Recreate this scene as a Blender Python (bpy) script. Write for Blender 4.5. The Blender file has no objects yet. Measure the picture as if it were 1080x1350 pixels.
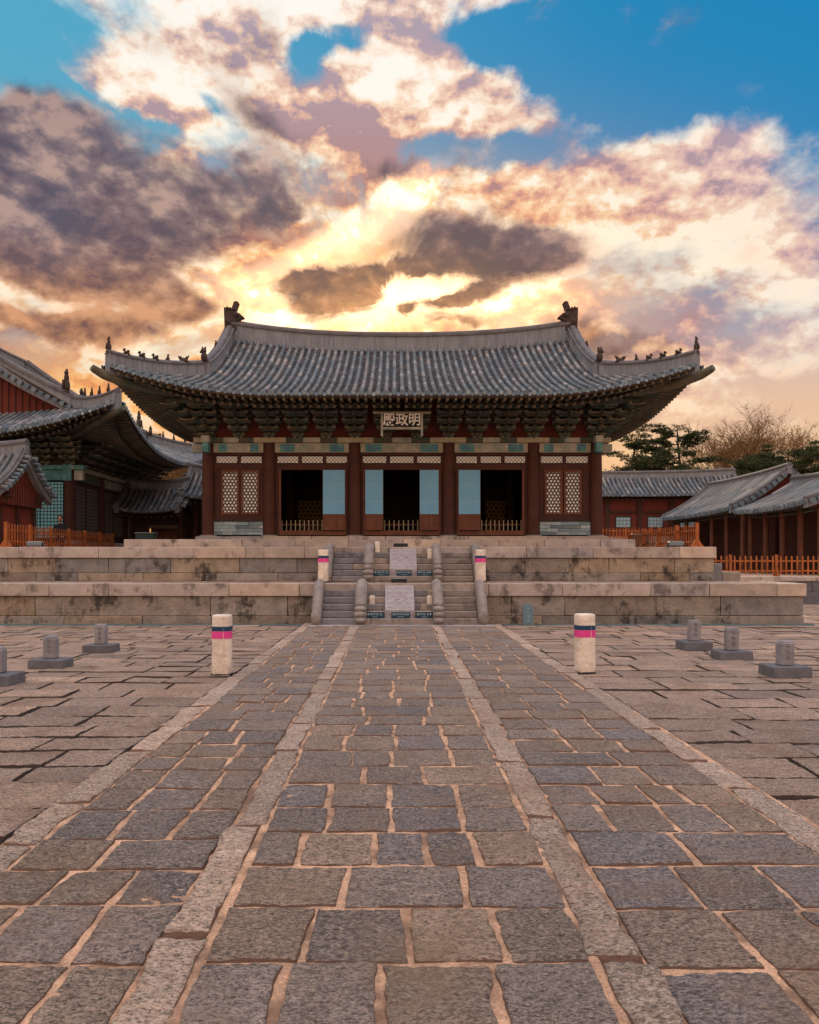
import bpy, math, random
import numpy as np
from mathutils import Vector, Matrix
R = math.radians
random.seed(7)
scene = bpy.context.scene
col = scene.collection

# ------------------------------------------------------------------ camera
CAMZ = 1.7
cam_data = bpy.data.cameras.new("camera")
cam = bpy.data.objects.new("camera", cam_data)
col.objects.link(cam)
cam.location = (0, 0, CAMZ)
cam.rotation_euler = (R(90), 0, 0)
cam_data.sensor_fit = 'VERTICAL'
cam_data.sensor_height = 24
cam_data.lens = 24 * 1080 / 1350
cam_data.shift_x = (540 - 521) / 1350
cam_data.shift_y = (738 - 675) / 1350
cam_data.clip_start = 0.05
cam_data.clip_end = 3000
scene.camera = cam
scene.view_settings.view_transform = 'Standard'
scene.view_settings.look = 'None'
scene.view_settings.exposure = 0
scene.view_settings.gamma = 1

# ------------------------------------------------------------------ sun and sky
SUN_EL, SUN_AZ = 16.5, -1.2           # degrees; azimuth from +Y towards +X
sd = bpy.data.lights.new("sun", 'SUN')
sd.energy = 2.6
sd.angle = R(10)
sd.color = (1.0, 0.72, 0.45)
sun = bpy.data.objects.new("sun", sd)
col.objects.link(sun)
sdir = Vector((math.sin(R(SUN_AZ)) * math.cos(R(SUN_EL)), math.cos(R(SUN_AZ)) * math.cos(R(SUN_EL)), math.sin(R(SUN_EL))))
sun.rotation_euler = sdir.to_track_quat('Z', 'Y').to_euler()


class NT:
    """small helper to write node trees as expressions"""
    def __init__(s, tree):
        s.t = tree
    def new(s, ty, **kw):
        n = s.t.nodes.new(ty)
        for k, v in kw.items():
            setattr(n, k, v)
        return n
    def put(s, sock, v):
        if isinstance(v, bpy.types.NodeSocket):
            s.t.links.new(v, sock)
        elif v is not None:
            if sock.type == 'RGBA' and hasattr(v, '__len__') and len(v) == 3:
                v = (*v, 1)
            sock.default_value = v
    def m(s, op, a, b=None, c=None, clamp=False):
        n = s.new('ShaderNodeMath', operation=op, use_clamp=clamp)
        s.put(n.inputs[0], a); s.put(n.inputs[1], b); s.put(n.inputs[2], c)
        return n.outputs[0]
    def v(s, op, a, b=None, scale=None):
        n = s.new('ShaderNodeVectorMath', operation=op)
        s.put(n.inputs[0], a); s.put(n.inputs[1], b)
        if scale is not None: s.put(n.inputs['Scale'], scale)
        return n.outputs['Value'] if op in ('LENGTH', 'DOT_PRODUCT') else n.outputs[0]
    def mix(s, f, a, b, blend='MIX'):
        n = s.new('ShaderNodeMix', data_type='RGBA', blend_type=blend)
        s.put(n.inputs[0], f); s.put(n.inputs[6], a); s.put(n.inputs[7], b)
        return n.outputs[2]
    def noise(s, vec, scale, detail=6, rough=0.5, dist=0.0, color=False, lac=2.0):
        n = s.new('ShaderNodeTexNoise')
        s.put(n.inputs['Vector'], vec); n.inputs['Scale'].default_value = scale
        n.inputs['Detail'].default_value = detail; n.inputs['Roughness'].default_value = rough
        n.inputs['Distortion'].default_value = dist; n.inputs['Lacunarity'].default_value = lac
        return n.outputs['Color'] if color else n.outputs['Fac']
    def ss(s, x, lo, hi):
        n = s.new('ShaderNodeMapRange', interpolation_type='SMOOTHSTEP')
        s.put(n.inputs[0], x); n.inputs[1].default_value = lo; n.inputs[2].default_value = hi
        return n.outputs[0]
    def lin(s, x, lo, hi, a=0.0, b=1.0):
        n = s.new('ShaderNodeMapRange')
        s.put(n.inputs[0], x)
        for i, q in enumerate((lo, hi, a, b)): n.inputs[1 + i].default_value = q
        return n.outputs[0]
    def ramp(s, x, stops, interp='LINEAR'):
        n = s.new('ShaderNodeValToRGB'); cr = n.color_ramp; cr.interpolation = interp
        while len(cr.elements) < len(stops): cr.elements.new(0.5)
        for e, (p, c) in zip(cr.elements, stops):
            e.position = p; e.color = (*c, 1)
        s.put(n.inputs[0], x)
        return n.outputs[0]
    def mapping(s, vec, loc=(0, 0, 0), rot=(0, 0, 0), scale=(1, 1, 1), ty='POINT'):
        n = s.new('ShaderNodeMapping', vector_type=ty)
        s.put(n.inputs[0], vec); n.inputs[1].default_value = loc; n.inputs[2].default_value = rot; n.inputs[3].default_value = scale
        return n.outputs[0]


def srgb(r, g, b):
    f = lambda c: (c / 255) / 12.92 if c / 255 <= 0.04045 else ((c / 255 + 0.055) / 1.055) ** 2.4
    return (f(r), f(g), f(b))


world = bpy.data.worlds.new("World")
scene.world = world
world.use_nodes = True
wt = world.node_tree
wt.nodes.clear()
w = NT(wt)
tc = w.new('ShaderNodeTexCoord').outputs['Generated']
sx = w.new('ShaderNodeSeparateXYZ'); w.put(sx.inputs[0], tc)
az = w.m('ARCTAN2', sx.outputs[0], sx.outputs[1])
el = w.m('ARCSINE', sx.outputs[2])
cx = w.new('ShaderNodeCombineXYZ'); w.put(cx.inputs[0], az); w.put(cx.inputs[1], el)
P0 = cx.outputs[0]


def sky_dir(px, py):
    """angles (azimuth, elevation) of a cloud seen at that place of the view"""
    x = (px - 521) / 1080; z = (738 - py) / 1080
    return math.atan(x), math.atan(z / math.hypot(1, x))


# the noise that breaks the clouds up: warp the angles, then threshold fbm plus a coarse layout of the cloud banks
wn = w.noise(w.v('SCALE', tc, scale=1.0), 5.0, 7, 0.58, color=True)
warp = w.v('SCALE', w.v('SUBTRACT', wn, (0.5, 0.5, 0.5)), scale=0.085)
wn2 = w.noise(tc, 26.0, 5, 0.6, color=True)
warp2 = w.v('SCALE', w.v('SUBTRACT', wn2, (0.5, 0.5, 0.5)), scale=0.022)
PW = w.v('ADD', w.v('ADD', P0, warp), warp2)


def blobs(lst, vec=PW):
    acc = None
    for (px, py, rx, ry, rot, amp) in lst:
        a, e = sky_dir(px, py)
        mp = w.mapping(vec, (a, e, 0), (0, 0, R(-rot)), (rx / 1080, ry / 1080, 50.0), 'TEXTURE')
        g = w.new('ShaderNodeTexGradient', gradient_type='SPHERICAL'); w.put(g.inputs[0], mp)
        s_ = w.m('SMOOTH_MIN', g.outputs[1], 0.75, 0.2)
        acc = w.m('MULTIPLY_ADD', s_, amp, acc if acc is not None else 0.0)
    return acc


# rotation in these lists: positive turns the long axis down to the right
BLUE = [(930, 40, 400, 120, 12, 2.2), (690, 48, 220, 46, 8, 1.8), (660, 203, 150, 34, -4, 2.2), (880, 130, 150, 60, 10, 1.0), (1075, 190, 60, 100, 0, 0.8),
        (30, 40, 150, 76, 20, 2.0), (60, 122, 90, 34, 10, 1.8), (395, 88, 64, 40, 0, 2.0), (180, 176, 60, 34, 0, 2.4), (460, 48, 80, 26, 0, 1.8),
        (270, 125, 50, 24, 30, 1.4), (200, 30, 60, 40, 30, 0.8)]
WHITE = [(560, 8, 260, 40, 0, 2.4), (130, 90, 130, 36, 10, 1.8), (570, 120, 330, 84, 14, 1.7), (430, 160, 230, 60, 20, 1.5), (290, 50, 140, 70, 10, 1.3), (230, 110, 120, 60, 0, 1.2),
         (840, 240, 280, 90, 0, 0.9), (960, 180, 100, 60, 0, 0.8), (640, 255, 240, 40, 8, 1.4), (1000, 300, 200, 150, 0, 0.7)]
DARK = [(80, 185, 120, 74, 0, 2.4), (190, 278, 230, 66, 4, 1.9), (20, 300, 200, 80, 0, 1.5), (345, 252, 74, 54, 10, 1.5), (180, 388, 150, 46, 8, 1.7),
        (50, 425, 150, 34, 0, 1.4), (638, 337, 138, 66, 4, 2.5), (720, 328, 90, 36, 8, 1.2), (598, 403, 76, 22, -6, 2.2), (440, 388, 84, 40, 0, 2.2), (520, 370, 80, 24, -10, 1.3),
        (532, 415, 18, 16, 0, 2.4), (600, 432, 80, 14, 0, 1.8), (820, 445, 120, 30, 10, 1.2), (150, 440, 120, 26, 0, 1.3),
        (330, 160, 100, 34, 30, 0.6), (345, 40, 70, 30, 60, 0.4), (545, 240, 60, 24, 0, 0.6), (390, 290, 90, 26, -10, 1.0), (260, 215, 80, 30, 30, 0.6), (20, 400, 100, 30, 0, 0.8), (250, 420, 90, 24, 0, 0.9), (120, 350, 200, 50, 0, 0.8), (40, 170, 60, 40, 0, 0.8),
        (500, 300, 130, 30, -28, -2.2), (400, 345, 110, 22, -20, -1.6), (20, 385, 110, 22, 0, -1.0), (560, 385, 90, 16, 0, -1.5)]
fb1 = w.noise(w.v('MULTIPLY', w.v('ADD', tc, warp2), (1, 1, 1.5)), 6.0, 9, 0.56)
fb2 = w.noise(w.v('ADD', w.v('MULTIPLY', tc, (1, 1, 1.9)), (3.1, 1.7, 0.4)), 6.0, 8, 0.55)
tq = w.v('ADD', w.v('ADD', w.v('MULTIPLY', tc, (1, 1, 1.5)), (7.1, 4.7, 2.4)), w.v('SCALE', warp, scale=0.5))
fb3 = w.noise(tq, 9.0, 9, 0.57)
fb3s = w.noise(w.v('ADD', tq, (0.0, 0.0, -0.022)), 9.0, 9, 0.57)     # the same field a little nearer the sun: relief of the billows
relief = w.m('SUBTRACT', fb3, fb3s)
fbs = w.noise(w.v('ADD', tq, (1.3, 0.2, 4.0)), 4.4, 5, 0.5)
# wisps drawn out in lines that run to the sun
sa, se = sky_dir(505, 405)
sw = w.new('ShaderNodeSeparateXYZ'); w.put(sw.inputs[0], w.v('ADD', P0, w.v('SCALE', warp, scale=0.7)))
ddx = w.m('SUBTRACT', sw.outputs[0], sa); ddy = w.m('SUBTRACT', sw.outputs[1], se)
rad = w.m('SQRT', w.m('ADD', w.m('MULTIPLY', ddx, ddx), w.m('MULTIPLY', ddy, ddy)))
cr = w.new('ShaderNodeCombineXYZ'); w.put(cr.inputs[0], w.m('MULTIPLY', w.m('ARCTAN2', ddx, ddy), 2.6)); w.put(cr.inputs[1], w.m('MULTIPLY', w.m('LOGARITHM', w.m('ADD', rad, 0.08), 2.718), 1.1))
fbr = w.noise(cr.outputs[0], 2.3, 8, 0.58)
cover = w.m('ADD', w.m('MULTIPLY_ADD', w.m('SUBTRACT', fb1, 0.5), 2.8, 0.50), w.m('SUBTRACT', w.m('MULTIPLY', blobs(WHITE), 0.95), w.m('MULTIPLY', blobs(BLUE), 1.25)))
cover = w.m('MULTIPLY_ADD', w.m('SUBTRACT', fb3, 0.5), 1.9, cover)
cover = w.m('MULTIPLY_ADD', w.m('SUBTRACT', fbr, 0.5), 2.6, cover)
M = w.ss(cover, -0.22, 1.0)
dk = w.m('ADD', w.m('MULTIPLY_ADD', w.m('SUBTRACT', fb2, 0.5), 2.8, -0.42), blobs(DARK))
dk = w.m('MULTIPLY_ADD', w.m('SUBTRACT', fb3, 0.5), 2.2, dk)
dk = w.m('MULTIPLY_ADD', w.m('SUBTRACT', fbr, 0.5), 1.5, dk)
D = w.ss(dk, -0.30, 0.85)
Dedge = w.m('MULTIPLY', w.m('MULTIPLY', D, w.m('SUBTRACT', 1.0, D)), 4.0)

# distance from the sun, stretched along the horizon
def fall(rx, ry, vec=P0):
    mp = w.mapping(vec, (sa, se, 0), (0, 0, 0), (rx / 1080, ry / 1080, 50.0), 'TEXTURE')
    return w.m('EXPONENT', w.m('MULTIPLY', w.m('POWER', w.v('LENGTH', mp), 2.0), -1.0))
near = fall(230, 100, PW)
wide = fall(500, 200)
core = w.m('ADD', fall(190, 34, PW), w.m('MULTIPLY', blobs([(500, 300, 150, 34, -28, 0.9), (400, 345, 120, 22, -20, 0.7), (600, 385, 150, 18, 0, 0.7)]), 0.55))
east = w.lin(sx.outputs[0], -0.02, 0.30)           # 1 towards the right
clear_hi = w.mix(w.ss(az, -0.5, 0.35), srgb(82, 168, 200), srgb(20, 132, 186))
clear = w.mix(w.ss(el, 0.38, 0.20), clear_hi, srgb(110, 160, 192))
clear = w.mix(w.ss(el, 0.30, 0.17), clear, w.mix(w.ss(az, 0.0, 0.35), srgb(244, 176, 104), srgb(222, 190, 176)))
clear = w.mix(w.m('POWER', wide, 2.2), clear, srgb(246, 170, 82))
nish = w.new('ShaderNodeTexSky', sky_type='NISHITA')
nish.sun_disc = False; nish.sun_elevation = R(SUN_EL); nish.sun_rotation = R(SUN_AZ)
nish.air_density = 1.2; nish.dust_density = 2.0; nish.ozone_density = 2.0
fb_mix = w.m('ADD', w.m('MULTIPLY', fbs, 0.40), w.m('ADD', w.m('MULTIPLY', fb3, 0.35), w.m('MULTIPLY', fbr, 0.25)))
shade = w.lin(w.m('MULTIPLY_ADD', relief, 1.7, fb_mix), 0.36, 0.62)
lit_far = w.ramp(shade, [(0.0, srgb(176, 164, 180)), (0.35, srgb(230, 200, 186)), (0.7, srgb(255, 240, 226)), (1.0, srgb(255, 251, 244))])
lit_right = w.ramp(shade, [(0.0, srgb(176, 170, 190)), (0.4, srgb(218, 202, 210)), (0.8, srgb(240, 220, 214)), (1.0, srgb(254, 234, 220))])
lit_far = w.mix(w.m('MULTIPLY', east, w.ss(el, 0.60, 0.40)), lit_far, lit_right)
lit_near = w.ramp(shade, [(0.0, srgb(176, 92, 46)), (0.35, srgb(236, 140, 58)), (0.65, srgb(255, 192, 100)), (1.0, srgb(255, 244, 212))])
lowl = w.m('MULTIPLY', w.ss(el, 0.40, 0.24), w.lin(az, 0.02, 0.30, 1.0, 0.22))
lit = w.mix(w.m('MAXIMUM', wide, w.m('MULTIPLY', lowl, 0.85)), lit_far, lit_near)
skyc = w.mix(M, clear, lit)
low_warm = w.mix(w.ss(az, 0.08, 0.35), srgb(250, 156, 58), srgb(250, 196, 122))
skyc = w.mix(w.m('MULTIPLY', w.ss(el, 0.26, 0.06), 0.75), skyc, low_warm)
dsh = w.lin(w.m('MULTIPLY_ADD', relief, 1.8, fb_mix), 0.36, 0.68)
dark_c = w.ramp(dsh, [(0.0, srgb(84, 74, 90)), (0.5, srgb(116, 98, 108)), (1.0, srgb(178, 144, 134))])
dark_c = w.mix(w.m('MULTIPLY', near, 0.85, clamp=True), dark_c, w.ramp(dsh, [(0.0, srgb(78, 54, 52)), (0.5, srgb(112, 72, 52)), (1.0, srgb(176, 108, 58))]))
dark_c = w.mix(w.m('MULTIPLY', w.ss(el, 0.37, 0.27), 0.65), dark_c, w.mix(dsh, srgb(128, 82, 62), srgb(232, 152, 82)))
skyc = w.mix(w.m('MULTIPLY', D, 0.94), skyc, dark_c)
glow = w.v('SCALE', srgb(255, 214, 168), scale=w.m('ADD', w.m('MULTIPLY', w.m('MULTIPLY', Dedge, w.m('ADD', wide, 0.08)), w.m('MULTIPLY', shade, 0.42)),
                                           w.m('MULTIPLY', w.m('SUBTRACT', 1.0, w.m('MULTIPLY', D, 0.97)), w.m('MULTIPLY_ADD', core, 1.9, w.m('MULTIPLY', near, 0.10)))))
skyc = w.v('ADD', skyc, glow)
# unseen sky behind the viewer, made pale and warm to light the stonework
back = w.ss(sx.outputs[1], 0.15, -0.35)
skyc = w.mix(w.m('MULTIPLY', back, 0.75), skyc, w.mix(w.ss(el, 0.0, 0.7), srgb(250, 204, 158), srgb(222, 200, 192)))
skyc = w.v('SCALE', skyc, scale=w.m('ADD', 1.0, w.m('ADD', w.m('MULTIPLY', back, 0.5), w.m('MULTIPLY', w.ss(el, 0.64, 0.95), 1.5))))  # added brightness behind the viewer and overhead, lifting the light on the ground
BG = 0.1
hs = w.new('ShaderNodeHueSaturation'); hs.inputs['Saturation'].default_value = 1.0; w.put(hs.inputs['Color'], skyc)
skyc = hs.outputs[0]
skyc = w.v('SCALE', skyc, scale=0.98 / BG)
skyc = w.v('ADD', skyc, w.v('SCALE', nish.outputs[0], scale=0.02))
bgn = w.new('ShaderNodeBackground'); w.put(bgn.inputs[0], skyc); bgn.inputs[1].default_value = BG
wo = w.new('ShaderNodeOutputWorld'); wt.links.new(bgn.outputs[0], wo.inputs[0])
world.cycles.sampling_method = 'MANUAL'
world.cycles.sample_map_resolution = 512


# ------------------------------------------------------------------ materials
MATS = {}
def mat(name, base, rough=0.8, island=0.0, noise=(0.0, 3.0), fine=(0.0, 60.0), bump=(0.0, 60.0), stain=0.0, alt=None, streak=None, spec=0.3, hue=None):
    """procedural surface: base colour(s) varied per piece, by broad and fine noise, with stains and bump"""
    if name in MATS: return MATS[name]
    m_ = bpy.data.materials.new(name); m_.use_nodes = True
    t = NT(m_.node_tree)
    bs = m_.node_tree.nodes['Principled BSDF']
    geo = t.new('ShaderNodeNewGeometry')
    pos = geo.outputs['Position']; rnd = geo.outputs['Random Per Island']
    if alt:
        cols = [base] + list(alt); n = len(cols)
        c = t.ramp(rnd, [((i + 0.0) / max(1, n - 1), cc) for i, cc in enumerate(cols)], 'LINEAR')
    else:
        c = t.mix(0.0, base, base)
    k = None
    if island:
        k = t.lin(t.m('FRACT', t.m('MULTIPLY', rnd, 7.31)), 0, 1, 1 - island, 1 + island)
    if noise[0]:
        q = t.lin(t.noise(pos, noise[1], 5, 0.6), 0.3, 0.7, 1 - noise[0], 1 + noise[0])
        k = q if k is None else t.m('MULTIPLY', k, q)
    if fine[0]:
        q = t.lin(t.noise(pos, fine[1], 3, 0.7), 0.3, 0.7, 1 - fine[0], 1 + fine[0])
        k = q if k is None else t.m('MULTIPLY', k, q)
    if k is not None: c = t.v('SCALE', c, scale=k)
    if hue:
        c = t.mix(t.m('MULTIPLY', t.ss(t.noise(pos, hue[1], 4, 0.6), 0.42, 0.66), hue[2]), c, hue[0])
    if stain:
        s1 = t.noise(t.v('MULTIPLY', pos, (1.0, 1.0, 0.8)), 1.9, 8, 0.7)
        s2 = t.noise(t.v('MULTIPLY', pos, (7.0, 7.0, 0.5)), 1.6, 4, 0.6)
        f = t.ss(t.m('ADD', t.m('MULTIPLY', s1, 0.9), t.m('MULTIPLY', s2, 0.14)), 0.53, 0.66)
        c = t.mix(t.m('MULTIPLY', f, stain), c, (0.028, 0.024, 0.024))
    if streak:
        s2 = t.noise(t.v('MULTIPLY', pos, (9.0, 9.0, 0.7)), 1.5, 4, 0.6)
        c = t.mix(t.m('MULTIPLY', t.ss(s2, 0.42, 0.66), streak[1]), c, streak[0])
    t.put(bs.inputs['Base Color'], c)
    bs.inputs['Roughness'].default_value = rough
    bs.inputs['Specular IOR Level'].default_value = spec
    if bump[0]:
        b = t.new('ShaderNodeBump'); b.inputs['Strength'].default_value = 1.0; b.inputs['Distance'].default_value = bump[0]
        t.put(b.inputs['Height'], t.noise(pos, bump[1], 5, 0.65))
        t.put(bs.inputs['Normal'], b.outputs[0])
    MATS[name] = m_
    return m_


def paving_mat(name, cols, speck, pit, spec=0.5, dirt=0.5, dirtc=(0.30, 0.15, 0.08), sidec=(0.07, 0.04, 0.028)):
    """rough split granite: per-slab colour, crystal speckle, lit peaks and shaded pits painted into the colour, dirt carried from the joints"""
    m_ = bpy.data.materials.new(name); m_.use_nodes = True
    t = NT(m_.node_tree); bs = m_.node_tree.nodes['Principled BSDF']
    geo = t.new('ShaderNodeNewGeometry'); pos = geo.outputs['Position']; rnd = geo.outputs['Random Per Island']
    c = t.ramp(rnd, [(i / (len(cols) - 1), q) for i, q in enumerate(cols)])
    broad = t.noise(pos, 2.2, 5, 0.6)
    mid = t.noise(t.v('MULTIPLY', pos, (1.0, 1.9, 1.0)), 17.0, 6, 0.72)
    fine = t.noise(pos, 130.0, 3, 0.75)
    k = t.m('MULTIPLY', t.lin(broad, 0.3, 0.7, 0.82, 1.2), t.lin(fine, 0.32, 0.68, 1 - speck, 1 + speck * 1.4))
    k = t.m('MULTIPLY', k, t.lin(mid, 0.34, 0.66, 0.48, 1.5))  # relief shading put into the colour: hollows darker, rises paler
    k = t.m('MULTIPLY', k, t.lin(t.m('FRACT', t.m('MULTIPLY', rnd, 9.7)), 0, 1, 0.8, 1.2))
    c = t.v('SCALE', c, scale=k)
    rg = t.noise(t.v('MULTIPLY', pos, (1.0, 1.7, 1.0)), 48.0, 4, 0.72)
    c = t.mix(t.m('MULTIPLY', t.ss(rg, 0.51, 0.64), 0.75), c, tuple(min(.75, q * 2.0 + .06) for q in cols[1]))  # grazing light on the grain peaks, painted as pale colour
    c = t.mix(t.m('MULTIPLY', t.ss(rg, 0.485, 0.37), 0.85), c, (0.035, 0.03, 0.032))  # shade in the pits, painted as dark colour
    f = t.ss(t.noise(t.v('ADD', pos, (5, 3, 0)), 1.1, 7, 0.7), 0.46, 0.70)
    c = t.mix(t.m('MULTIPLY', f, dirt), c, dirtc)
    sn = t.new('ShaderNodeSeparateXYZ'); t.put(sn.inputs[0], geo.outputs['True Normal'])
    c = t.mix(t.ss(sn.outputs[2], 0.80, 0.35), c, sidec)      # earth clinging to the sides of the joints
    t.put(bs.inputs['Base Color'], c)
    t.put(bs.inputs['Roughness'], t.lin(mid, 0.3, 0.7, 0.42, 0.78))
    bs.inputs['Specular IOR Level'].default_value = spec
    h = t.m('ADD', t.m('MULTIPLY', mid, 1.0), t.m('MULTIPLY', rg, 0.55))
    b = t.new('ShaderNodeBump'); b.inputs['Distance'].default_value = pit; b.inputs['Strength'].default_value = 1.0
    t.put(b.inputs['Height'], h); t.put(bs.inputs['Normal'], b.outputs[0])
    return m_


M_path = paving_mat('path_granite', [(0.28, 0.225, 0.225), (0.40, 0.275, 0.205), (0.25, 0.22, 0.245), (0.43, 0.295, 0.215), (0.31, 0.245, 0.235), (0.37, 0.265, 0.225)], 0.5, 0.085, dirt=0.6, dirtc=(0.40, 0.25, 0.155), sidec=(0.24, 0.13, 0.085))
M_court = paving_mat('courtyard_granite', [(0.60, 0.39, 0.29), (0.41, 0.285, 0.235), (0.68, 0.45, 0.32), (0.48, 0.325, 0.26), (0.55, 0.36, 0.27)], 0.5, 0.08, dirt=0.6)
M_kerb = paving_mat('kerb_granite', sidec=(0.22, 0.12, 0.08), cols=[(0.52, 0.36, 0.28), (0.44, 0.31, 0.25), (0.58, 0.40, 0.30), (0.48, 0.33, 0.25)], speck=0.3, pit=0.04, dirt=0.45)
M_mortar = mat('sandy_mortar', (0.62, 0.37, 0.24), 0.95, noise=(0.35, 5.0), fine=(0.35, 70), bump=(0.015, 60), hue=((0.17, 0.10, 0.07), 3.5, 0.8))
M_soil = mat('joint_soil', (0.17, 0.085, 0.05), 0.95, noise=(0.35, 1.6), fine=(0.25, 80), bump=(0.01, 50), hue=((0.30, 0.17, 0.10), 1.3, 0.8))
M_ground = mat('packed_earth', (0.22, 0.16, 0.12), 0.95, noise=(0.25, 0.4), fine=(0.2, 30))
M_block = mat('terrace_granite', (0.31, 0.25, 0.195), 0.85, island=0.22, noise=(0.3, 2.5), fine=(0.25, 60), bump=(0.05, 18), stain=0.85,
              alt=[(0.24, 0.23, 0.23), (0.33, 0.25, 0.18), (0.28, 0.235, 0.20), (0.22, 0.21, 0.21), (0.31, 0.25, 0.20)])
M_cap = mat('capstone_granite', (0.44, 0.36, 0.31), 0.85, island=0.15, noise=(0.18, 2.5), fine=(0.18, 90), bump=(0.015, 26), stain=0.6,
            alt=[(0.36, 0.33, 0.34), (0.48, 0.38, 0.31), (0.40, 0.35, 0.34)])
M_step = mat('step_granite', (0.28, 0.23, 0.20), 0.85, island=0.2, noise=(0.2, 3), fine=(0.2, 90), bump=(0.015, 30), stain=0.45,
             alt=[(0.25, 0.24, 0.26), (0.38, 0.30, 0.24), (0.29, 0.26, 0.26)])
M_carved = mat('carved_granite', (0.38, 0.34, 0.36), 0.8, noise=(0.12, 4), fine=(0.2, 80), bump=(0.06, 14))
M_newel = mat('newel_granite', (0.28, 0.245, 0.235), 0.8, noise=(0.25, 5), fine=(0.2, 80), bump=(0.02, 30), stain=0.35)
M_gap = mat('dark_joint', (0.05, 0.04, 0.035), 0.95)
M_tile = mat('roof_tile_round', (0.13, 0.145, 0.17), 0.62, island=0.35, noise=(0.25, 1.2), fine=(0.2, 30), bump=(0.006, 40),
             alt=[(0.07, 0.085, 0.105), (0.22, 0.20, 0.195), (0.10, 0.11, 0.125), (0.31, 0.26, 0.24)], spec=0.45, hue=((0.10, 0.16, 0.20), 0.9, 0.5))
M_trough = mat('roof_tile_flat', (0.045, 0.05, 0.058), 0.75, island=0.45, noise=(0.3, 2.0), fine=(0.2, 30), alt=[(0.035, 0.045, 0.055), (0.12, 0.085, 0.08), (0.05, 0.055, 0.07)])
M_disc = mat('eave_end_tile', (0.14, 0.19, 0.24), 0.6, island=0.25, fine=(0.3, 45), bump=(0.02, 30), alt=[(0.13, 0.18, 0.23), (0.26, 0.31, 0.36)])
M_plaster = mat('ridge_plaster', (0.24, 0.25, 0.275), 0.9, noise=(0.14, 1.5), fine=(0.1, 30), streak=((0.15, 0.15, 0.18), 0.75))
M_ridgecap = mat('ridge_cap_tile', (0.13, 0.12, 0.13), 0.7, noise=(0.3, 3), fine=(0.2, 40), bump=(0.01, 30))
M_clay = mat('roof_figure_clay', (0.055, 0.035, 0.03), 0.7, noise=(0.3, 8), bump=(0.01, 30))
M_redwood = mat('oxblood_paint', (0.066, 0.021, 0.015), 0.7, noise=(0.3, 2.0), streak=((0.05, 0.018, 0.015), 0.6), fine=(0.15, 60))
M_redwall = mat('red_board', (0.17, 0.034, 0.022), 0.75, noise=(0.2, 2.0), streak=((0.14, 0.025, 0.02), 0.6), fine=(0.15, 60))
M_darkwood = mat('dark_timber', (0.05, 0.028, 0.02), 0.75, noise=(0.3, 2.0), streak=((0.02, 0.012, 0.01), 0.5))
M_redpanel = mat('faded_red_panel', (0.12, 0.024, 0.017), 0.8, noise=(0.3, 3))
M_brownwood = mat('brown_timber', (0.14, 0.050, 0.027), 0.65, noise=(0.3, 3.0), streak=((0.08, 0.03, 0.02), 0.6))
M_orange = mat('orange_fence_timber', (0.40, 0.115, 0.03), 0.7, noise=(0.35, 2.5), fine=(0.2, 50), streak=((0.20, 0.06, 0.02), 0.5))
M_green = mat('faded_green_paint', (0.055, 0.08, 0.068), 0.8, noise=(0.35, 3.0), fine=(0.3, 40), hue=((0.12, 0.075, 0.045), 2.5, 0.7))
M_teal = mat('teal_paint', (0.10, 0.26, 0.25), 0.8, noise=(0.3, 4.0), fine=(0.3, 30), hue=((0.06, 0.15, 0.28), 5.0, 0.8))
M_paleb = mat('pale_dancheong', (0.38, 0.36, 0.31), 0.8, noise=(0.25, 4.0), fine=(0.3, 30), hue=((0.20, 0.26, 0.24), 3.0, 0.8))
M_cream = mat('cream_line_paint', (0.36, 0.31, 0.23), 0.8, noise=(0.2, 6))
M_raft = mat('rafter_paint', (0.14, 0.12, 0.085), 0.8, noise=(0.35, 2.0), fine=(0.2, 30), hue=((0.06, 0.10, 0.09), 1.5, 0.7))
M_raftend = mat('rafter_end_paint', (0.13, 0.10, 0.07), 0.8, noise=(0.3, 9.0))
M_soffit = mat('soffit_timber', (0.10, 0.065, 0.045), 0.85, noise=(0.3, 1.5))
M_paper = mat('lattice_paper', (0.88, 0.87, 0.86), 0.9)
M_bluerefl = mat('blue_reflection_door_paper', (0.17, 0.41, 0.64), 0.85, noise=(0.06, 2.0), streak=((0.20, 0.42, 0.60), 0.5))  # white paper; the blue it reflects is put into its base colour
M_backlit = mat('backlit_ochre_lattice', (0.34, 0.20, 0.07), 0.8)  # ochre painted in for outdoor light glowing through the lattice
M_wallstone = mat('blue_grey_brick', (0.24, 0.33, 0.38), 0.85, island=0.35, noise=(0.2, 5), fine=(0.25, 60), alt=[(0.17, 0.25, 0.30), (0.32, 0.38, 0.40), (0.21, 0.27, 0.30)])
M_blackw = mat('black_lacquer', (0.010, 0.010, 0.010), 0.6)
M_white = mat('white_lettering', (0.85, 0.82, 0.80), 0.8)
M_cover = mat('cream_padded_cover', (0.80, 0.70, 0.61), 0.75, noise=(0.12, 5), bump=(0.05, 8), fine=(0.08, 60), hue=((0.42, 0.33, 0.26), 3.0, 0.35))
M_navy = mat('navy_stripe', (0.015, 0.05, 0.12), 0.6)
M_pink = mat('magenta_stripe', (0.72, 0.06, 0.30), 0.6)
M_blackmat = mat('black_rubber', (0.018, 0.02, 0.028), 0.7)
M_signblue = mat('navy_sign_board', (0.015, 0.045, 0.085), 0.5)
M_signtxt = mat('sign_lettering', (0.45, 0.66, 0.74), 0.7)
M_rank = mat('rank_stone_granite', (0.25, 0.24, 0.26), 0.85, noise=(0.2, 6), fine=(0.3, 110), bump=(0.01, 40))
M_rankb = mat('rank_stone_base_granite', (0.13, 0.13, 0.15), 0.85, noise=(0.2, 6), fine=(0.3, 110), bump=(0.01, 40))
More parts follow.
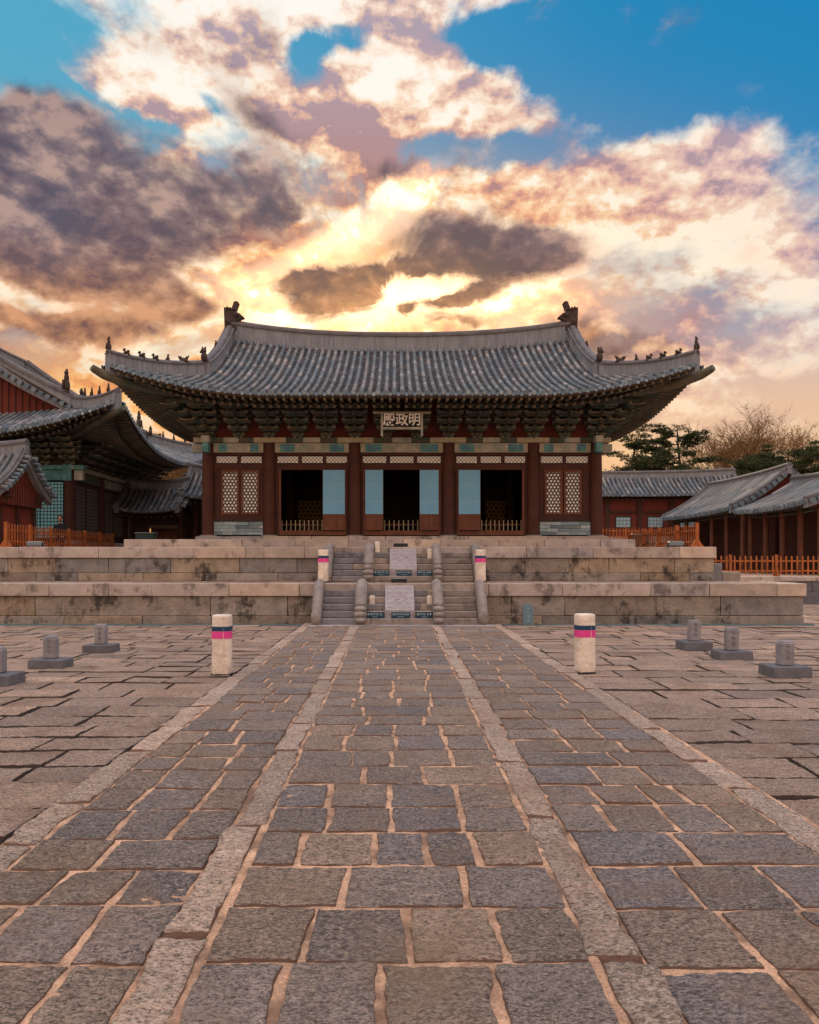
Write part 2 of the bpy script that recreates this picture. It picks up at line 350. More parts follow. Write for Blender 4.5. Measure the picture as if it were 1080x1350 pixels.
M_markst = mat('blue_grey_marker_stone', (0.13, 0.21, 0.26), 0.85, noise=(0.2, 8), fine=(0.3, 80))
M_drain = mat('teal_drain_strip', (0.08, 0.15, 0.18), 0.6, noise=(0.2, 2))
M_bark = mat('dark_bark', (0.06, 0.042, 0.03), 0.9, noise=(0.3, 3))
M_twig = mat('bare_twig', (0.20, 0.105, 0.04), 0.9)
M_pine = mat('pine_needles', (0.045, 0.065, 0.022), 0.8, island=0.4, alt=[(0.03, 0.05, 0.02), (0.085, 0.085, 0.028)])
M_bin = mat('dark_green_plastic', (0.03, 0.055, 0.055), 0.5)
M_grey = mat('grey_metal', (0.16, 0.19, 0.21), 0.5)
M_skin = mat('skin', (0.45, 0.24, 0.17), 0.6)
M_coat = mat('dark_coat', (0.018, 0.02, 0.03), 0.85)
M_hair = mat('black_hair', (0.01, 0.008, 0.008), 0.6)
M_winblue = mat('pale_blue_window_paper', (0.36, 0.52, 0.60), 0.8)
M_teallat = mat('turquoise_lattice_paper', (0.25, 0.62, 0.72), 0.8)
M_greylat = mat('grey_lattice_bars', (0.16, 0.15, 0.15), 0.8)


# ------------------------------------------------------------------ mesh building
class MB:
    def __init__(s):
        s.v = []; s.f = []; s.mi = []; s.sm = []; s.mats = []
    def slot(s, m_):
        if m_ not in s.mats: s.mats.append(m_)
        return s.mats.index(m_)
    def add(s, verts, faces, m_, smooth=False):
        b = len(s.v); k = s.slot(m_)
        s.v.extend([tuple(q) for q in verts])
        for f in faces:
            s.f.append(tuple(b + i for i in f)); s.mi.append(k); s.sm.append(smooth)
    def box(s, x0, x1, y0, y1, z0, z1, m_, M_=None):
        vs = [Vector((x, y, z)) for z in (z0, z1) for y in (y0, y1) for x in (x0, x1)]
        if M_: vs = [M_ @ q for q in vs]
        s.add(vs, [(0, 2, 3, 1), (4, 5, 7, 6), (0, 1, 5, 4), (2, 6, 7, 3), (0, 4, 6, 2), (1, 3, 7, 5)], m_)
    def cbox(s, x0, x1, y0, y1, z0, z1, m_, c=0.012, j=0.0, M_=None):
        """chamfered, slightly irregular block"""
        X, Y, Z = (x0, x1), (y0, y1), (z0, z1)
        vs = []; idx = {}
        for i in (0, 1):
            for k in (0, 1):
                for l in (0, 1):
                    dx, dy, dz = (1, -1)[i], (1, -1)[k], (1, -1)[l]
                    jx, jy, jz = (random.uniform(-j, j) for _ in range(3))
                    p = Vector((X[i] + jx, Y[k] + jy, Z[l] + jz))
                    for a in range(3):
                        o = Vector((c * dx, c * dy, c * dz)); o[a] = 0
                        idx[(i, k, l, a)] = len(vs); vs.append(p + o)
        F = []
        def q(*t): F.append(tuple(idx[u] for u in t))
        for a in range(3):
            for sgn in (0, 1):
                o = [b for b in range(3) if b != a]
                loop = []
                for (m0, m1) in ((0, 0), (1, 0), (1, 1), (0, 1)):
                    c3 = [0, 0, 0]; c3[a] = sgn; c3[o[0]] = m0; c3[o[1]] = m1
                    loop.append((*c3, a))
                q(*loop)
        for a in range(3):             # edges along axis a
            o = [b for b in range(3) if b != a]
            for m0 in (0, 1):
                for m1 in (0, 1):
                    c0 = [0, 0, 0]; c1 = [0, 0, 0]
                    c0[o[0]] = c1[o[0]] = m0; c0[o[1]] = c1[o[1]] = m1; c0[a] = 0; c1[a] = 1
                    q((*c0, o[0]), (*c1, o[0]), (*c1, o[1]), (*c0, o[1]))
        for i in (0, 1):
            for k in (0, 1):
                for l in (0, 1):
                    q((i, k, l, 0), (i, k, l, 1), (i, k, l, 2))
        if M_: vs = [M_ @ p for p in vs]
        s.add(vs, F, m_)
    def prism(s, pts, a, b, m_):
        """closed outline pts (list of Vector) swept from offset a to offset b"""
        n = len(pts)
        vs = [p + a for p in pts] + [p + b for p in pts]
        F = [tuple(range(n)), tuple(range(2 * n - 1, n - 1, -1))] + [(i, (i + 1) % n, n + (i + 1) % n, n + i) for i in range(n)]
        s.add(vs, F, m_)
    def tube(s, pts, rads, m_, n=8, smooth=True, cap=True):
        pts = [Vector(p) for p in pts]
        vs = []; F = []
        for i, p in enumerate(pts):
            d = (pts[min(i + 1, len(pts) - 1)] - pts[max(i - 1, 0)])
            d.normalize()
            up = Vector((0, 0, 1)) if abs(d.z) < 0.95 else Vector((1, 0, 0))
            a = d.cross(up).normalized(); b = d.cross(a).normalized()
            r = rads[i] if hasattr(rads, '__len__') else rads
            for k in range(n):
                t = 2 * math.pi * k / n
                vs.append(p + a * (r * math.cos(t)) + b * (r * math.sin(t)))
        for i in range(len(pts) - 1):
            for k in range(n):
                k2 = (k + 1) % n
                F.append((i * n + k, i * n + k2, (i + 1) * n + k2, (i + 1) * n + k))
        s.add(vs, F, m_, smooth)
        if cap:
            s.add(vs[:n], [tuple(range(n))], m_); s.add(vs[-n:], [tuple(range(n - 1, -1, -1))], m_)
    def lathe(s, prof, m_, n=20, origin=(0, 0, 0), smooth=True):
        o = Vector(origin)
        vs = []; F = []
        for (r, z) in prof:
            for k in range(n):
                t = 2 * math.pi * k / n
                vs.append(o + Vector((r * math.cos(t), r * math.sin(t), z)))
        for i in range(len(prof) - 1):
            for k in range(n):
                k2 = (k + 1) % n
                F.append((i * n + k, i * n + k2, (i + 1) * n + k2, (i + 1) * n + k))
        F.append(tuple(range(n - 1, -1, -1))); F.append(tuple((len(prof) - 1) * n + k for k in range(n)))
        s.add(vs, F, m_, smooth)
    def ell(s, c, r, m_, M_=None, n=10, k=7):
        c = Vector(c); vs = []; F = []
        for i in range(k + 1):
            ph = math.pi * i / k
            for j in range(n):
                t = 2 * math.pi * j / n
                q = Vector((r[0] * math.sin(ph) * math.cos(t), r[1] * math.sin(ph) * math.sin(t), r[2] * math.cos(ph)))
                if M_: q = M_ @ q
                vs.append(c + q)
        for i in range(k):
            for j in range(n):
                j2 = (j + 1) % n
                F.append((i * n + j, (i + 1) * n + j, (i + 1) * n + j2, i * n + j2))
        s.add(vs, F, m_, True)
    def mesh(s, name):
        me = bpy.data.meshes.new(name)
        me.from_pydata(s.v, [], s.f)
        for m_ in s.mats: me.materials.append(m_)
        me.polygons.foreach_set('material_index', s.mi)
        me.polygons.foreach_set('use_smooth', s.sm)
        me.update()
        return me
    def obj(s, name, parent=None, label=None, cat=None, group=None, kind=None, M_=None):
        o = bpy.data.objects.new(name, s.mesh(name))
        col.objects.link(o)
        tag(o, label, cat, group, kind)
        if parent: o.parent = parent
        if M_ is not None: o.matrix_local = M_
        return o


def tag(o, label=None, cat=None, group=None, kind=None):
    if label: o['label'] = label
    if cat: o['category'] = cat
    if group: o['group'] = group
    if kind: o['kind'] = kind
    return o


def thing(name, label, cat, loc=(0, 0, 0), rz=0.0, group=None):
    o = bpy.data.objects.new(name, None); col.objects.link(o)
    o.empty_display_size = 0.3
    o.location = loc; o.rotation_euler = (0, 0, rz)
    return tag(o, label, cat, group)


def inst(name, mesh, parent, loc=(0, 0, 0), rz=0.0, M_=None):
    o = bpy.data.objects.new(name, mesh); col.objects.link(o)
    if parent: o.parent = parent
    o.location = loc; o.rotation_euler = (0, 0, rz)
    if M_ is not None: o.matrix_local = M_
    return o


def dup(root, loc, rz=None, label=None):
    r = root.copy(); col.objects.link(r); r.location = loc
    if rz is not None: r.rotation_euler = (0, 0, rz)
    if label: r['label'] = label
    for ch in list(root.children):
        c = ch.copy(); col.objects.link(c); c.parent = r
        for g in list(ch.children):
            d = g.copy(); col.objects.link(d); d.parent = c
    return r

#@@PAVING
# ------------------------------------------------------------------ paving
rng = np.random.default_rng(5)
_tab = rng.random((256, 256)).astype(np.float32)
def vnoise(x, y):
    xi = np.floor(x).astype(int); yi = np.floor(y).astype(int)
    fx = x - xi; fy = y - yi
    fx = fx * fx * (3 - 2 * fx); fy = fy * fy * (3 - 2 * fy)
    g = lambda a, b: _tab[a & 255, b & 255]
    return (g(xi, yi) * (1 - fx) + g(xi + 1, yi) * fx) * (1 - fy) + (g(xi, yi + 1) * (1 - fx) + g(xi + 1, yi + 1) * fx) * fy - 0.5
def fbm(x, y, f, o=4, g=0.5):
    a = 1.0; r = 0
    for i in range(o):
        r = r + a * vnoise(x * f + 17.3 * i, y * f + 9.1 * i); f *= 2.03; a *= g
    return r


class Slabs:
    def __init__(s): s.V = []; s.F = []; s.n = 0
    def slab(s, c, z, cell, amp, wob, tilt=(0, 0), drop=0.05, rnd=0.03):
        """c: four plan corners (x,y) counter-clockwise from near-left; a relief grid with rounded, wandering edges"""
        c = np.array(c, dtype=float)
        W = np.linalg.norm(c[1] - c[0]); D = np.linalg.norm(c[3] - c[0])
        def par(L):
            r_ = min(rnd, L * 0.2); n = max(2, int((L - 2 * r_) / cell) + 1)
            return np.concatenate(([0, r_ * 0.35 / L], np.linspace(r_ / L, 1 - r_ / L, n), [1 - r_ * 0.35 / L, 1]))
        S, T = par(W), par(D)
        es = np.zeros(len(S)); es[[0, -1]] = 1; es[[1, -2]] = 0.28; es2 = np.zeros(len(T)); es2[[0, -1]] = 1; es2[[1, -2]] = 0.28
        s_, t_ = np.meshgrid(S, T)
        P = (c[0] * ((1 - s_) * (1 - t_))[..., None] + c[1] * (s_ * (1 - t_))[..., None] + c[2] * (s_ * t_)[..., None] + c[3] * ((1 - s_) * t_)[..., None])
        x, y = P[..., 0], P[..., 1]
        ox, oy = rng.random(2) * 60
        wx = fbm(x + ox, y + oy, 3.5, 4, 0.6) * wob * 2; wy = fbm(x + oy, y + ox, 3.5, 4, 0.6) * wob * 2
        zz = z + (s_ - 0.5) * tilt[0] + (t_ - 0.5) * tilt[1]
        zz = zz + fbm(x + ox, (y + oy) * 1.6, 6.0, 5, 0.62) * amp * 1.1 + fbm(x + oy, (y + ox) * 1.5, 26.0, 3, 0.6) * (0.009 if cell < .05 else 0)
        e = np.maximum(es[None, :], es2[:, None])
        zz = zz - np.where(e >= 1, drop, e * rnd * 0.35)
        V = np.stack([x + wx, y + wy, zz], -1).reshape(-1, 3)
        nx, ny = len(S), len(T)
        i = np.arange((ny - 1) * (nx - 1)); r_ = i // (nx - 1); q = i % (nx - 1)
        a = r_ * nx + q + s.n
        s.F.append(np.stack([a, a + 1, a + nx + 1, a + nx], -1)); s.V.append(V); s.n += len(V)
    def obj(s, name, m_):
        V = np.concatenate(s.V); F = np.concatenate(s.F)
        me = bpy.data.meshes.new(name)
        me.vertices.add(len(V)); me.vertices.foreach_set('co', V.ravel())
        me.loops.add(F.size); me.loops.foreach_set('vertex_index', F.ravel().astype(np.int32))
        me.polygons.add(len(F)); me.polygons.foreach_set('loop_start', np.arange(0, F.size, 4, dtype=np.int32))
        me.polygons.foreach_set('loop_total', np.full(len(F), 4, dtype=np.int32))
        me.update(calc_edges=True)
        me.polygons.foreach_set('use_smooth', np.ones(len(F), dtype=bool))
        me.materials.append(m_)
        o = bpy.data.objects.new(name, me); col.objects.link(o)
        o['kind'] = 'structure'
        return o


def cellsize(y):
    return 0.013 if y < 4.6 else 0.024 if y < 6 else 0.04 if y < 9 else 0.07 if y < 14 else 0.14


def lane(S, xl, xr, y0, y1, pitch, nst, z, gap, amp=0.007, wob=0.012, zj=0.004, tl=0.008, skew=0.02, jit=0.10):
    """rows of slabs between two edge lines xl(y), xr(y)"""
    y = y0
    lines = [lambda x, y_=y0: y_]
    while y < y1:
        p = pitch * random.uniform(0.86, 1.14)
        yb = y; yt = y + p
        sk0 = getattr(lane, 'sk', 0.0); sk1 = random.uniform(-skew, skew)
        n = max(2, nst + random.choice((-1, 0, 0, 0, 1)) if nst < 8 else nst + random.randint(-2, 2))
        cuts = [0.0] + sorted(min(0.97, max(0.03, (i + random.uniform(-jit, jit) * 1.6) / n)) for i in range(1, n)) + [1.0]
        wid = xr(yb) - xl(yb)
        top = [0.0] + [c_ + random.uniform(-0.02, 0.02) / wid for c_ in cuts[1:-1]] + [1.0]
        for i in range(n):
            g = gap / 2
            def pt(u, yy, sk):
                L, Rr = xl(yy), xr(yy)
                x = L + (Rr - L) * u
                return (x, yy + sk * (u - 0.5) * 2)
            a = pt(cuts[i], yb + g, sk0); b = pt(cuts[i + 1], yb + g, sk0); c = pt(top[i + 1], yt - g, sk1); d = pt(top[i], yt - g, sk1)
            gg = g * random.uniform(0.6, 1.4)
            if b[0] - a[0] < 3 * gap: continue
            S.slab([(a[0] + gg, a[1]), (b[0] - gg, b[1]), (c[0] - gg, c[1]), (d[0] + gg, d[1])], z + random.uniform(-zj, zj), cellsize(yb), amp, wob,
                   (random.uniform(-tl, tl), random.uniform(-tl, tl)))
        lane.sk = sk1
        y = yt


def kerb_line(S, xc, w_, y0, y1, z, L=1.15):
    y = y0
    while y < y1:
        l = L * random.uniform(0.6, 1.45)
        a, b = xc(y), xc(y + l)
        w0 = w_ * random.uniform(0.84, 1.12) / 2; w1 = w_ * random.uniform(0.84, 1.12) / 2
        sh = random.uniform(-0.02, 0.02)
        S.slab([(a - w0 + sh, y + .01), (a + w0 + sh, y + .01), (b + w1 + sh, y + l - .012), (b - w1 + sh, y + l - .012)], z + random.uniform(-0.005, 0.005),
               cellsize(y), 0.011, 0.018, (random.uniform(-.008, .008), random.uniform(-.006, .006)), drop=0.08, rnd=0.05)
        y += l


PZ = 0.10                              # the processional path stands a little above the courtyard
wl1 = lambda y: -0.885 - 0.006 * (y - 3)       # centre lines of the kerbs
wr1 = lambda y: 0.905 + 0.006 * (y - 3)
wl2 = lambda y: -2.16 - 0.004 * (y - 3)
wr2 = lambda y: 2.45 + 0.006 * (y - 3)
KW = 0.225
YE = 19.95
lane.sk = 0.0
S = Slabs(); lane(S, lambda y: wl1(y) + KW / 2 - .004, lambda y: wr1(y) - KW / 2 + .004, 1.2, YE, 0.52, 4, PZ, 0.020); S.obj('central_path', M_path)
S = Slabs()
lane.sk = 0.0; lane(S, lambda y: wl2(y) + KW / 2 - .004, lambda y: wl1(y) - KW / 2 + .004, 1.0, YE, 0.50, 3, PZ - 0.03, 0.019)
S.obj('side_path', M_path)
S = Slabs()
lane.sk = 0.0; lane(S, lambda y: wr1(y) + KW / 2 - .004, lambda y: wr2(y) - KW / 2 + .004, 1.1, YE, 0.53, 3, PZ - 0.03, 0.019)
S.obj('side_path', M_path)
S = Slabs()
kerb_line(S, wl1, KW, 1.1, YE, PZ - 0.002, 1.6); kerb_line(S, wr1, KW, 1.3, YE, PZ - 0.002, 1.6)
kerb_line(S, wl2, KW * 1.15, 1.0, YE + 0.4, PZ - 0.028); kerb_line(S, wr2, KW * 1.15, 1.2, YE + 0.4, PZ - 0.028)
S.obj('path_kerb', M_kerb)
S = Slabs()
lane.sk = 0.0
lane(S, lambda y: -16.0, lambda y: wl2(y) - 0.17, 1.5, 20.9, 0.55, 18, 0.022, 0.018, 0.006, 0.008, 0.007, 0.016, 0.018, 0.16)
lane.sk = 0.0
lane(S, lambda y: wr2(y) + 0.17, lambda y: 16.0, 1.6, 20.9, 0.60, 15, 0.022, 0.018, 0.006, 0.008, 0.007, 0.016, 0.018, 0.16)
lane(S, lambda y: 10.75, lambda y: 22.0, 21.0, 30.8, 0.60, 12, 0.022, 0.018, 0.006, 0.008, 0.007, 0.016, 0.018, 0.16)
S.obj('courtyard_paving', M_court)


def sheet(name, x0, x1, y0, y1, z, m_, n=1):
    mb = MB()
    mb.add([(x0, y0, z), (x1, y0, z), (x1, y1, z), (x0, y1, z)], [(0, 1, 2, 3)], m_)
    return mb.obj(name, kind='structure')
sheet('path_bed', -2.28, 2.62, 0.2, 20.2, PZ - 0.047, M_mortar)
S = Slabs()        # mortar of the raised central lane follows its own, slightly higher level
S.slab([(-0.80, 0.6), (0.82, 0.6), (0.92, 20.0), (-0.90, 20.0)], PZ - 0.012, 0.10, 0.002, 0.0, drop=0.02)
S.slab([(-2.10, 0.6), (-0.98, 0.6), (-1.08, 20.0), (-2.18, 20.0)], PZ - 0.042, 0.10, 0.002, 0.0, drop=0.02)
S.slab([(1.00, 0.6), (2.38, 0.6), (2.48, 20.0), (1.10, 20.0)], PZ - 0.042, 0.10, 0.002, 0.0, drop=0.02)
S.obj('path_mortar', M_mortar)
sheet('courtyard_bed', -17, 24, -6, 31, -0.022, M_soil)
sheet('ground', -700, 700, -300, 1400, -0.035, M_ground)
#@@TERRACE
# ------------------------------------------------------------------ terraces and steps
def courses(mb, x0, x1, yf, levels, m_, lens=(0.9, 2.0), depth=0.35, xgaps=()):
    """front wall of dressed blocks: levels = [(z0, z1, proud)]"""
    for li, (z0, z1, proud, mm) in enumerate(levels):
        x = x0 - (random.uniform(0, 0.6) if li % 2 else 0)
        while x < x1:
            L = random.uniform(*lens)
            a, b = max(x, x0), min(x + L, x1)
            if x1 - b < 0.35: b = x1
            segs = [(a, b)]
            for (ga, gb) in xgaps:
                ns = []
                for (p, q) in segs:
                    if q <= ga or p >= gb: ns.append((p, q))
                    else:
                        if p < ga: ns.append((p, ga))
                        if q > gb: ns.append((gb, q))
                segs = ns
            for (p, q) in segs:
                if q - p > 0.06:
                    mb.cbox(p + .005, q - .005, yf - proud + random.uniform(-.008, .008), yf + depth, z0 + .004, z1 - .004, mm, 0.014, 0.006)
            x = b if b == x1 else x + L
            if b == x1: break


def terrace(name, label, x0, x1, yf, yb, z0, zt, levels, lens, gaps=()):
    t = thing(name, label, 'stone terrace', ((x0 + x1) / 2, (yf + yb) / 2, z0))
    I = Matrix.Translation(-t.location)
    mb = MB(); mb.box(x0 + .05, x1 - .05, yf + .06, yb, z0, zt - .03, M_gap); mb.obj('terrace_core', t, M_=I)
    mb = MB()
    courses(mb, x0, x1, yf, levels[:-1], None, lens, xgaps=gaps)
    for li, (z0_, z1_, proud, mm) in enumerate(levels[:-1]):      # right-hand return wall
        y = yf + .36
        while y < yb - .3:
            L = min(random.uniform(*lens), yb - y)
            mb.cbox(x1 - .35, x1 + proud, y + .005, y + L - .005, z0_ + .004, z1_ - .004, mm, .014, .006); y += L
    mb.obj('wall_blocks', t, M_=I)
    mb = MB()
    courses(mb, x0, x1 + levels[-1][2], yf, levels[-1:], None, (lens[0] * 1.2, lens[1] * 1.25), 0.42)
    z0_, z1_, proud, mm = levels[-1]
    y = yf + .43
    while y < yb - .3:
        L = min(random.uniform(1.2, 2.2), yb - y)
        mb.cbox(x1 - .4, x1 + proud, y + .005, y + L - .005, z0_ + .004, z1_ - .004, mm, .014, .004); y += L
    mb.obj('capstones', t, M_=I)
    # paved top
    mb = MB()
    y = yf + .43
    while y < yb:
        p = min(random.uniform(.5, .7), yb - y)
        x = x0 - random.uniform(0, .5)
        while x < x1 - .42:
            L = random.uniform(.7, 1.3)
            mb.cbox(max(x, x0) + .006, min(x + L, x1 - .42) - .006, y + .006, y + p - .006, zt - .06, zt - .006 + random.uniform(-.004, .002), M_court, .01, .003); x += L
        y += p
    mb.obj('top_paving', t, M_=I)
    return t

ZL, ZU, ZP = 1.094, 2.07, 2.33
terrace('stone_terrace', 'lower tier of the long stained granite terrace at the back of the courtyard', -16, 10.57, 21.2, 23.6, 0, ZL,
        [(-.02, .245, .03, M_block), (.245, .755, 0, M_block), (.755, ZL, .06, M_cap)], (1.2, 2.6))
terrace('stone_terrace', 'upper tier of the granite terrace, set back above the lower tier', -16, 9.16, 23.5, 36.4, ZL - .02, ZU,
        [(ZL - .01, 1.32, .03, M_block), (1.32, 1.745, 0, M_block), (1.745, ZU, .05, M_cap)], (1.1, 2.3))
# low plinth under the hall
tp = thing('stone_plinth', 'low granite plinth course directly under the columns of the great hall', 'plinth', (0, 30, ZU))
I = Matrix.Translation(-tp.location)
mb = MB(); mb.box(-8.25, 7.3, 25.3, 36.2, ZU, ZP - .02, M_step); courses(mb, -8.35, 7.4, 25.2, [(ZU, ZP, 0, M_cap)], None, (1.1, 2.2), .5)
mb.obj('plinth_blocks', tp, M_=I)
mb = MB(); courses(mb, -6.5, 6.95, 26.62, [(ZP, 2.47, 0, M_cap)], None, (1.0, 3.0), .5); mb.box(-6.4, 6.9, 27.0, 35.0, ZP, 2.46, M_step)
mb.obj('base_stones', tp, M_=I)


def stair(name, label, cx_, yb, yt, zb, zt, n, hw, nl, nr, slab, landing):
    """flight of n risers; outer cheeks, two carved newels framing a carved ramp slab"""
    t = thing(name, label, 'staircase', (cx_, yb, zb))
    I = Matrix.Translation(-t.location)
    rs = (zt - zb) / n; tr = (yt - yb) / (n - 1)
    for k in range(n):
        mb = MB(); z0 = zb + k * rs; y0 = yb + k * tr
        x = cx_ - hw; X1 = cx_ + hw
        cuts = [x] + sorted(random.uniform(x + .5, X1 - .5) for _ in range(2)) + [X1]
        if k == n - 1: pass
        for a, b in zip(cuts, cuts[1:]):
            if b - a > .02: mb.cbox(a + .003, b - .003, y0 - .02, yt + .25, z0, z0 + rs - .003, M_step, .018, .004)
        mb.obj('step', t, M_=I)
    if landing:
        mb = MB(); mb.cbox(cx_ - hw - .3, cx_ + hw + .35, yb - .32, yb + .1, zb - .12, zb + .015, M_cap, .02, .01); mb.obj('bottom_slab', t, M_=I)
    def cheek(x0, x1, carved):
        mb = MB()
        y0, y1 = yb - .10, yt + .02
        pts = []
        N = 12
        for i in range(N + 1):
            u = i / N
            yy = y0 + (y1 - y0) * u
            zz = zb + .16 + (zt - zb + .02 - .16) * (math.sin(u * math.pi / 2) ** 0.9) + .10 * math.sin(u * math.pi)
            pts.append(Vector((0, yy, zz)))
        out = pts + [Vector((0, y1 + .2, zt + .03)), Vector((0, y1 + .2, zb)), Vector((0, y0, zb))]
        mb.prism(out, Vector((x0, 0, 0)), Vector((x1, 0, 0)), M_newel)
        xm = (x0 + x1) / 2; r = (x1 - x0) / 2
        # rounded back of the rail
        mb.tube([Vector((xm, p.y, p.z - r * .35)) for p in pts], r * .98, M_newel, 12)
        if carved:
            # drum and coiled scrolls at the foot
            for i, (dy, zc, rr) in enumerate(((-.12, .13, 1.05), (-.10, .27, 1.18), (-.04, .40, 1.12), (.06, .52, 1.02))):
                mb.ell((xm, y0 + dy + .08, zb + zc), (r * rr, .14, .085), M_newel, n=14, k=8)
        else:
            mb.ell((xm, y0, zb + .2), (r * 1.15, .12, .2), M_newel, n=12, k=8)
        mb.obj('carved_newel' if carved else 'cheek_stone', t, M_=I)
    cheek(cx_ - hw - .23, cx_ - hw, False); cheek(cx_ + hw, cx_ + hw + .23, False)
    cheek(nl[0], nl[1], True); cheek(nr[0], nr[1], True)
    # carved ramp slab
    x0, x1, ks = slab
    mb = MB()
    ya = yb + ks * tr - .10; za = zb + ks * rs + .19
    prof = [Vector((0, ya, zb + ks * rs)), Vector((0, ya, za)), Vector((0, yt - .12, zt - .055)), Vector((0, yt + .1, zt - .055)), Vector((0, yt + .1, zb + ks * rs))]
    mb.prism(prof, Vector((x0, 0, 0)), Vector((x1, 0, 0)), M_carved)
    # raised border and two birds with clouds in low relief
    d = (prof[2] - prof[1]); L = d.length; d.normalize(); nrm = Vector((0, -d.z, d.y)); o = prof[1]
    def rel(u, v, r_, h=.014, el_=1.0):
        c = Vector((x0 + (x1 - x0) * u, 0, 0)) + Vector((0, o.y, o.z)) + d * (L * v)
        MM = Matrix(((1, 0, 0), (0, d.y, nrm.y), (0, d.z, nrm.z)))
        mb.ell(c, (r_, r_ * el_, h), M_carved, M_=MM, n=10, k=6)
    for i in range(9):
        a = i / 9 * 2 * math.pi
        rel(.5 + .17 * math.cos(a), .5 + .2 * math.sin(a), .035, .018)
    for sgn in (-1, 1):
        rel(.5 + sgn * .08, .5 + sgn * .05, .07, .022, .5)
        for i in range(4): rel(.5 + sgn * (.14 + .03 * i), .5 + sgn * (.1 - .06 * i), .05, .016, .35)
    for u in (.1, .22, .78, .9):
        for v in (.12, .3, .5, .7, .88): rel(u + random.uniform(-.03, .03), v, .035, .014, random.uniform(.5, 1))
    for v in (.1, .9):
        for u in (.35, .5, .65): rel(u, v, .04, .014, .6)
    mb.obj('carved_slab', t, M_=I)
    return rs, tr

lo = stair('stone_staircase', 'lower flight of granite steps rising from the path to the lower terrace', .115, 20.12, 21.2, .095, ZL, 6, 1.93, (-.99, -.71), (.94, 1.19), (-.25, .48, 1), True)
up = stair('stone_staircase', 'upper flight of granite steps leading from the lower terrace to the hall', .21, 22.42, 23.5, ZL, ZU, 6, 1.95, (-.86, -.60), (1.05, 1.28), (-.15, .60, 1), False)

# small things on the steps
def text_mesh(txt, size, m_, ext=0.003, name='text', bold=0.0):
    cu = bpy.data.curves.new(name, 'FONT'); cu.body = txt; cu.size = size; cu.extrude = ext; cu.offset = bold
    cu.align_x = 'CENTER'; cu.align_y = 'CENTER'; cu.resolution_u = 3
    o = bpy.data.objects.new(name, cu); col.objects.link(o)
    dg = bpy.context.evaluated_depsgraph_get()
    me = bpy.data.meshes.new_from_object(o.evaluated_get(dg))
    bpy.data.objects.remove(o); me.materials.clear(); me.materials.append(m_)
    return me
FACE = Matrix.Rotation(R(90), 4, 'X')      # text plane turned to face the viewer (-Y)

def step_sign(label, px0, px1, Y, z, txt1, txt2, grp='blue notices on the steps'):
    x0, x1 = (px0 - 521) * Y / 1080, (px1 - 521) * Y / 1080
    t = thing('step_sign', label, 'sign', ((x0 + x1) / 2, Y, z), 0, grp)
    h = .15; hw = (x1 - x0) / 2
    mb = MB(); mb.cbox(-hw, hw, -.012, .012, .0, h, M_signblue, .003)
    mb.box(-hw * .7, -hw * .6, .012, .09, 0, .06, M_signblue); mb.box(hw * .6, hw * .7, .012, .09, 0, .06, M_signblue)
    mb.obj('board', t)
    for (tx, sz, zz) in ((txt1, .062, h * .64), (txt2, .036, h * .25)):
        me = text_mesh(tx, sz, M_signtxt, .002)
        wd = max(v.co.x for v in me.vertices) - min(v.co.x for v in me.vertices)
        k = min(1.0, 1.75 * hw / max(wd, .01))
        o = inst('lettering', me, t, (0, -.015, zz)); o.rotation_euler = (R(90), 0, 0); o.scale = (k, k, 1)
for (flt, Y, z, xs) in (('lower', 20.12 + lo[1] - .16, .095 + lo[0], ((482, 506), (516, 541), (548, 571))), ('upper', 22.42 + up[1] - .16, ZL + up[0], ((492, 513), (523, 543), (550, 570)))):
    step_sign('blue notice with arrow pointing left beside the carved slab of the %s steps' % flt, *xs[0], Y, z, '◀ 올라가는 길', 'Way Up')
    step_sign('blue notice in front of the carved slab of the %s steps' % flt, *xs[1], Y - .03, z, '올라가지 마세요', 'Keep Off')
    step_sign('blue notice with arrow pointing right beside the carved slab of the %s steps' % flt, *xs[2], Y, z, '올라가는 길 ▶', 'Way Up')

def pad_post(label, px, Y, z, h, w_=.135):
    x = (px - 521) * Y / 1080
    mb = MB(); mb.cbox(-w_ / 2, w_ / 2, -.05, .05, 0, h, M_cover, .02, .003); mb.box(-w_ / 2 - .004, w_ / 2 + .004, -.054, .054, h * .06, h * .1, M_cream)
    return mb.obj('padded_post', None, label, 'padded post', 'cream padded posts on the steps', M_=Matrix.Translation((x, Y, z)))
pad_post('cream padded post left of the carved slab on the lower steps', 490.7, 20.12 + 2 * lo[1] + .1, .095 + 2.9 * lo[0] - .12, .34)
pad_post('cream padded post right of the carved slab on the lower steps', 566.5, 20.12 + 2 * lo[1] + .1, .095 + 2.9 * lo[0] - .12, .34)
pad_post('cream padded post left of the carved slab at the top of the upper steps', 497.5, 22.42 + 4 * up[1] + .1, ZL + 4.9 * up[0], .33)
pad_post('cream padded post right of the carved slab on the upper steps, lower than its partner', 567, 22.42 + 3 * up[1] + .1, ZL + 3.6 * up[0], .33)

for (px0, px1, Y, z, lb) in ((519, 538, 23.85, ZU, 'flat black case on the terrace edge above the upper steps'), (515.5, 536.7, 21.55, ZL, 'flat black case on the lower terrace at the top of the lower steps')):
    x0, x1 = (px0 - 521) * Y / 1080, (px1 - 521) * Y / 1080
    mb = MB(); mb.cbox(x0, x1, Y, Y + .22, z + .01, z + .10, M_blackmat, .012); mb.cbox(x0 + .01, x1 - .01, Y + .01, Y + .21, z + .10, z + .115, M_grey, .005)
    for q in (x0 + .03, x1 - .05): mb.box(q, q + .02, Y + .03, Y + .19, z - .004, z + .012, M_blackmat)
    mb.obj('black_case', None, lb, 'case', 'flat black cases by the steps')

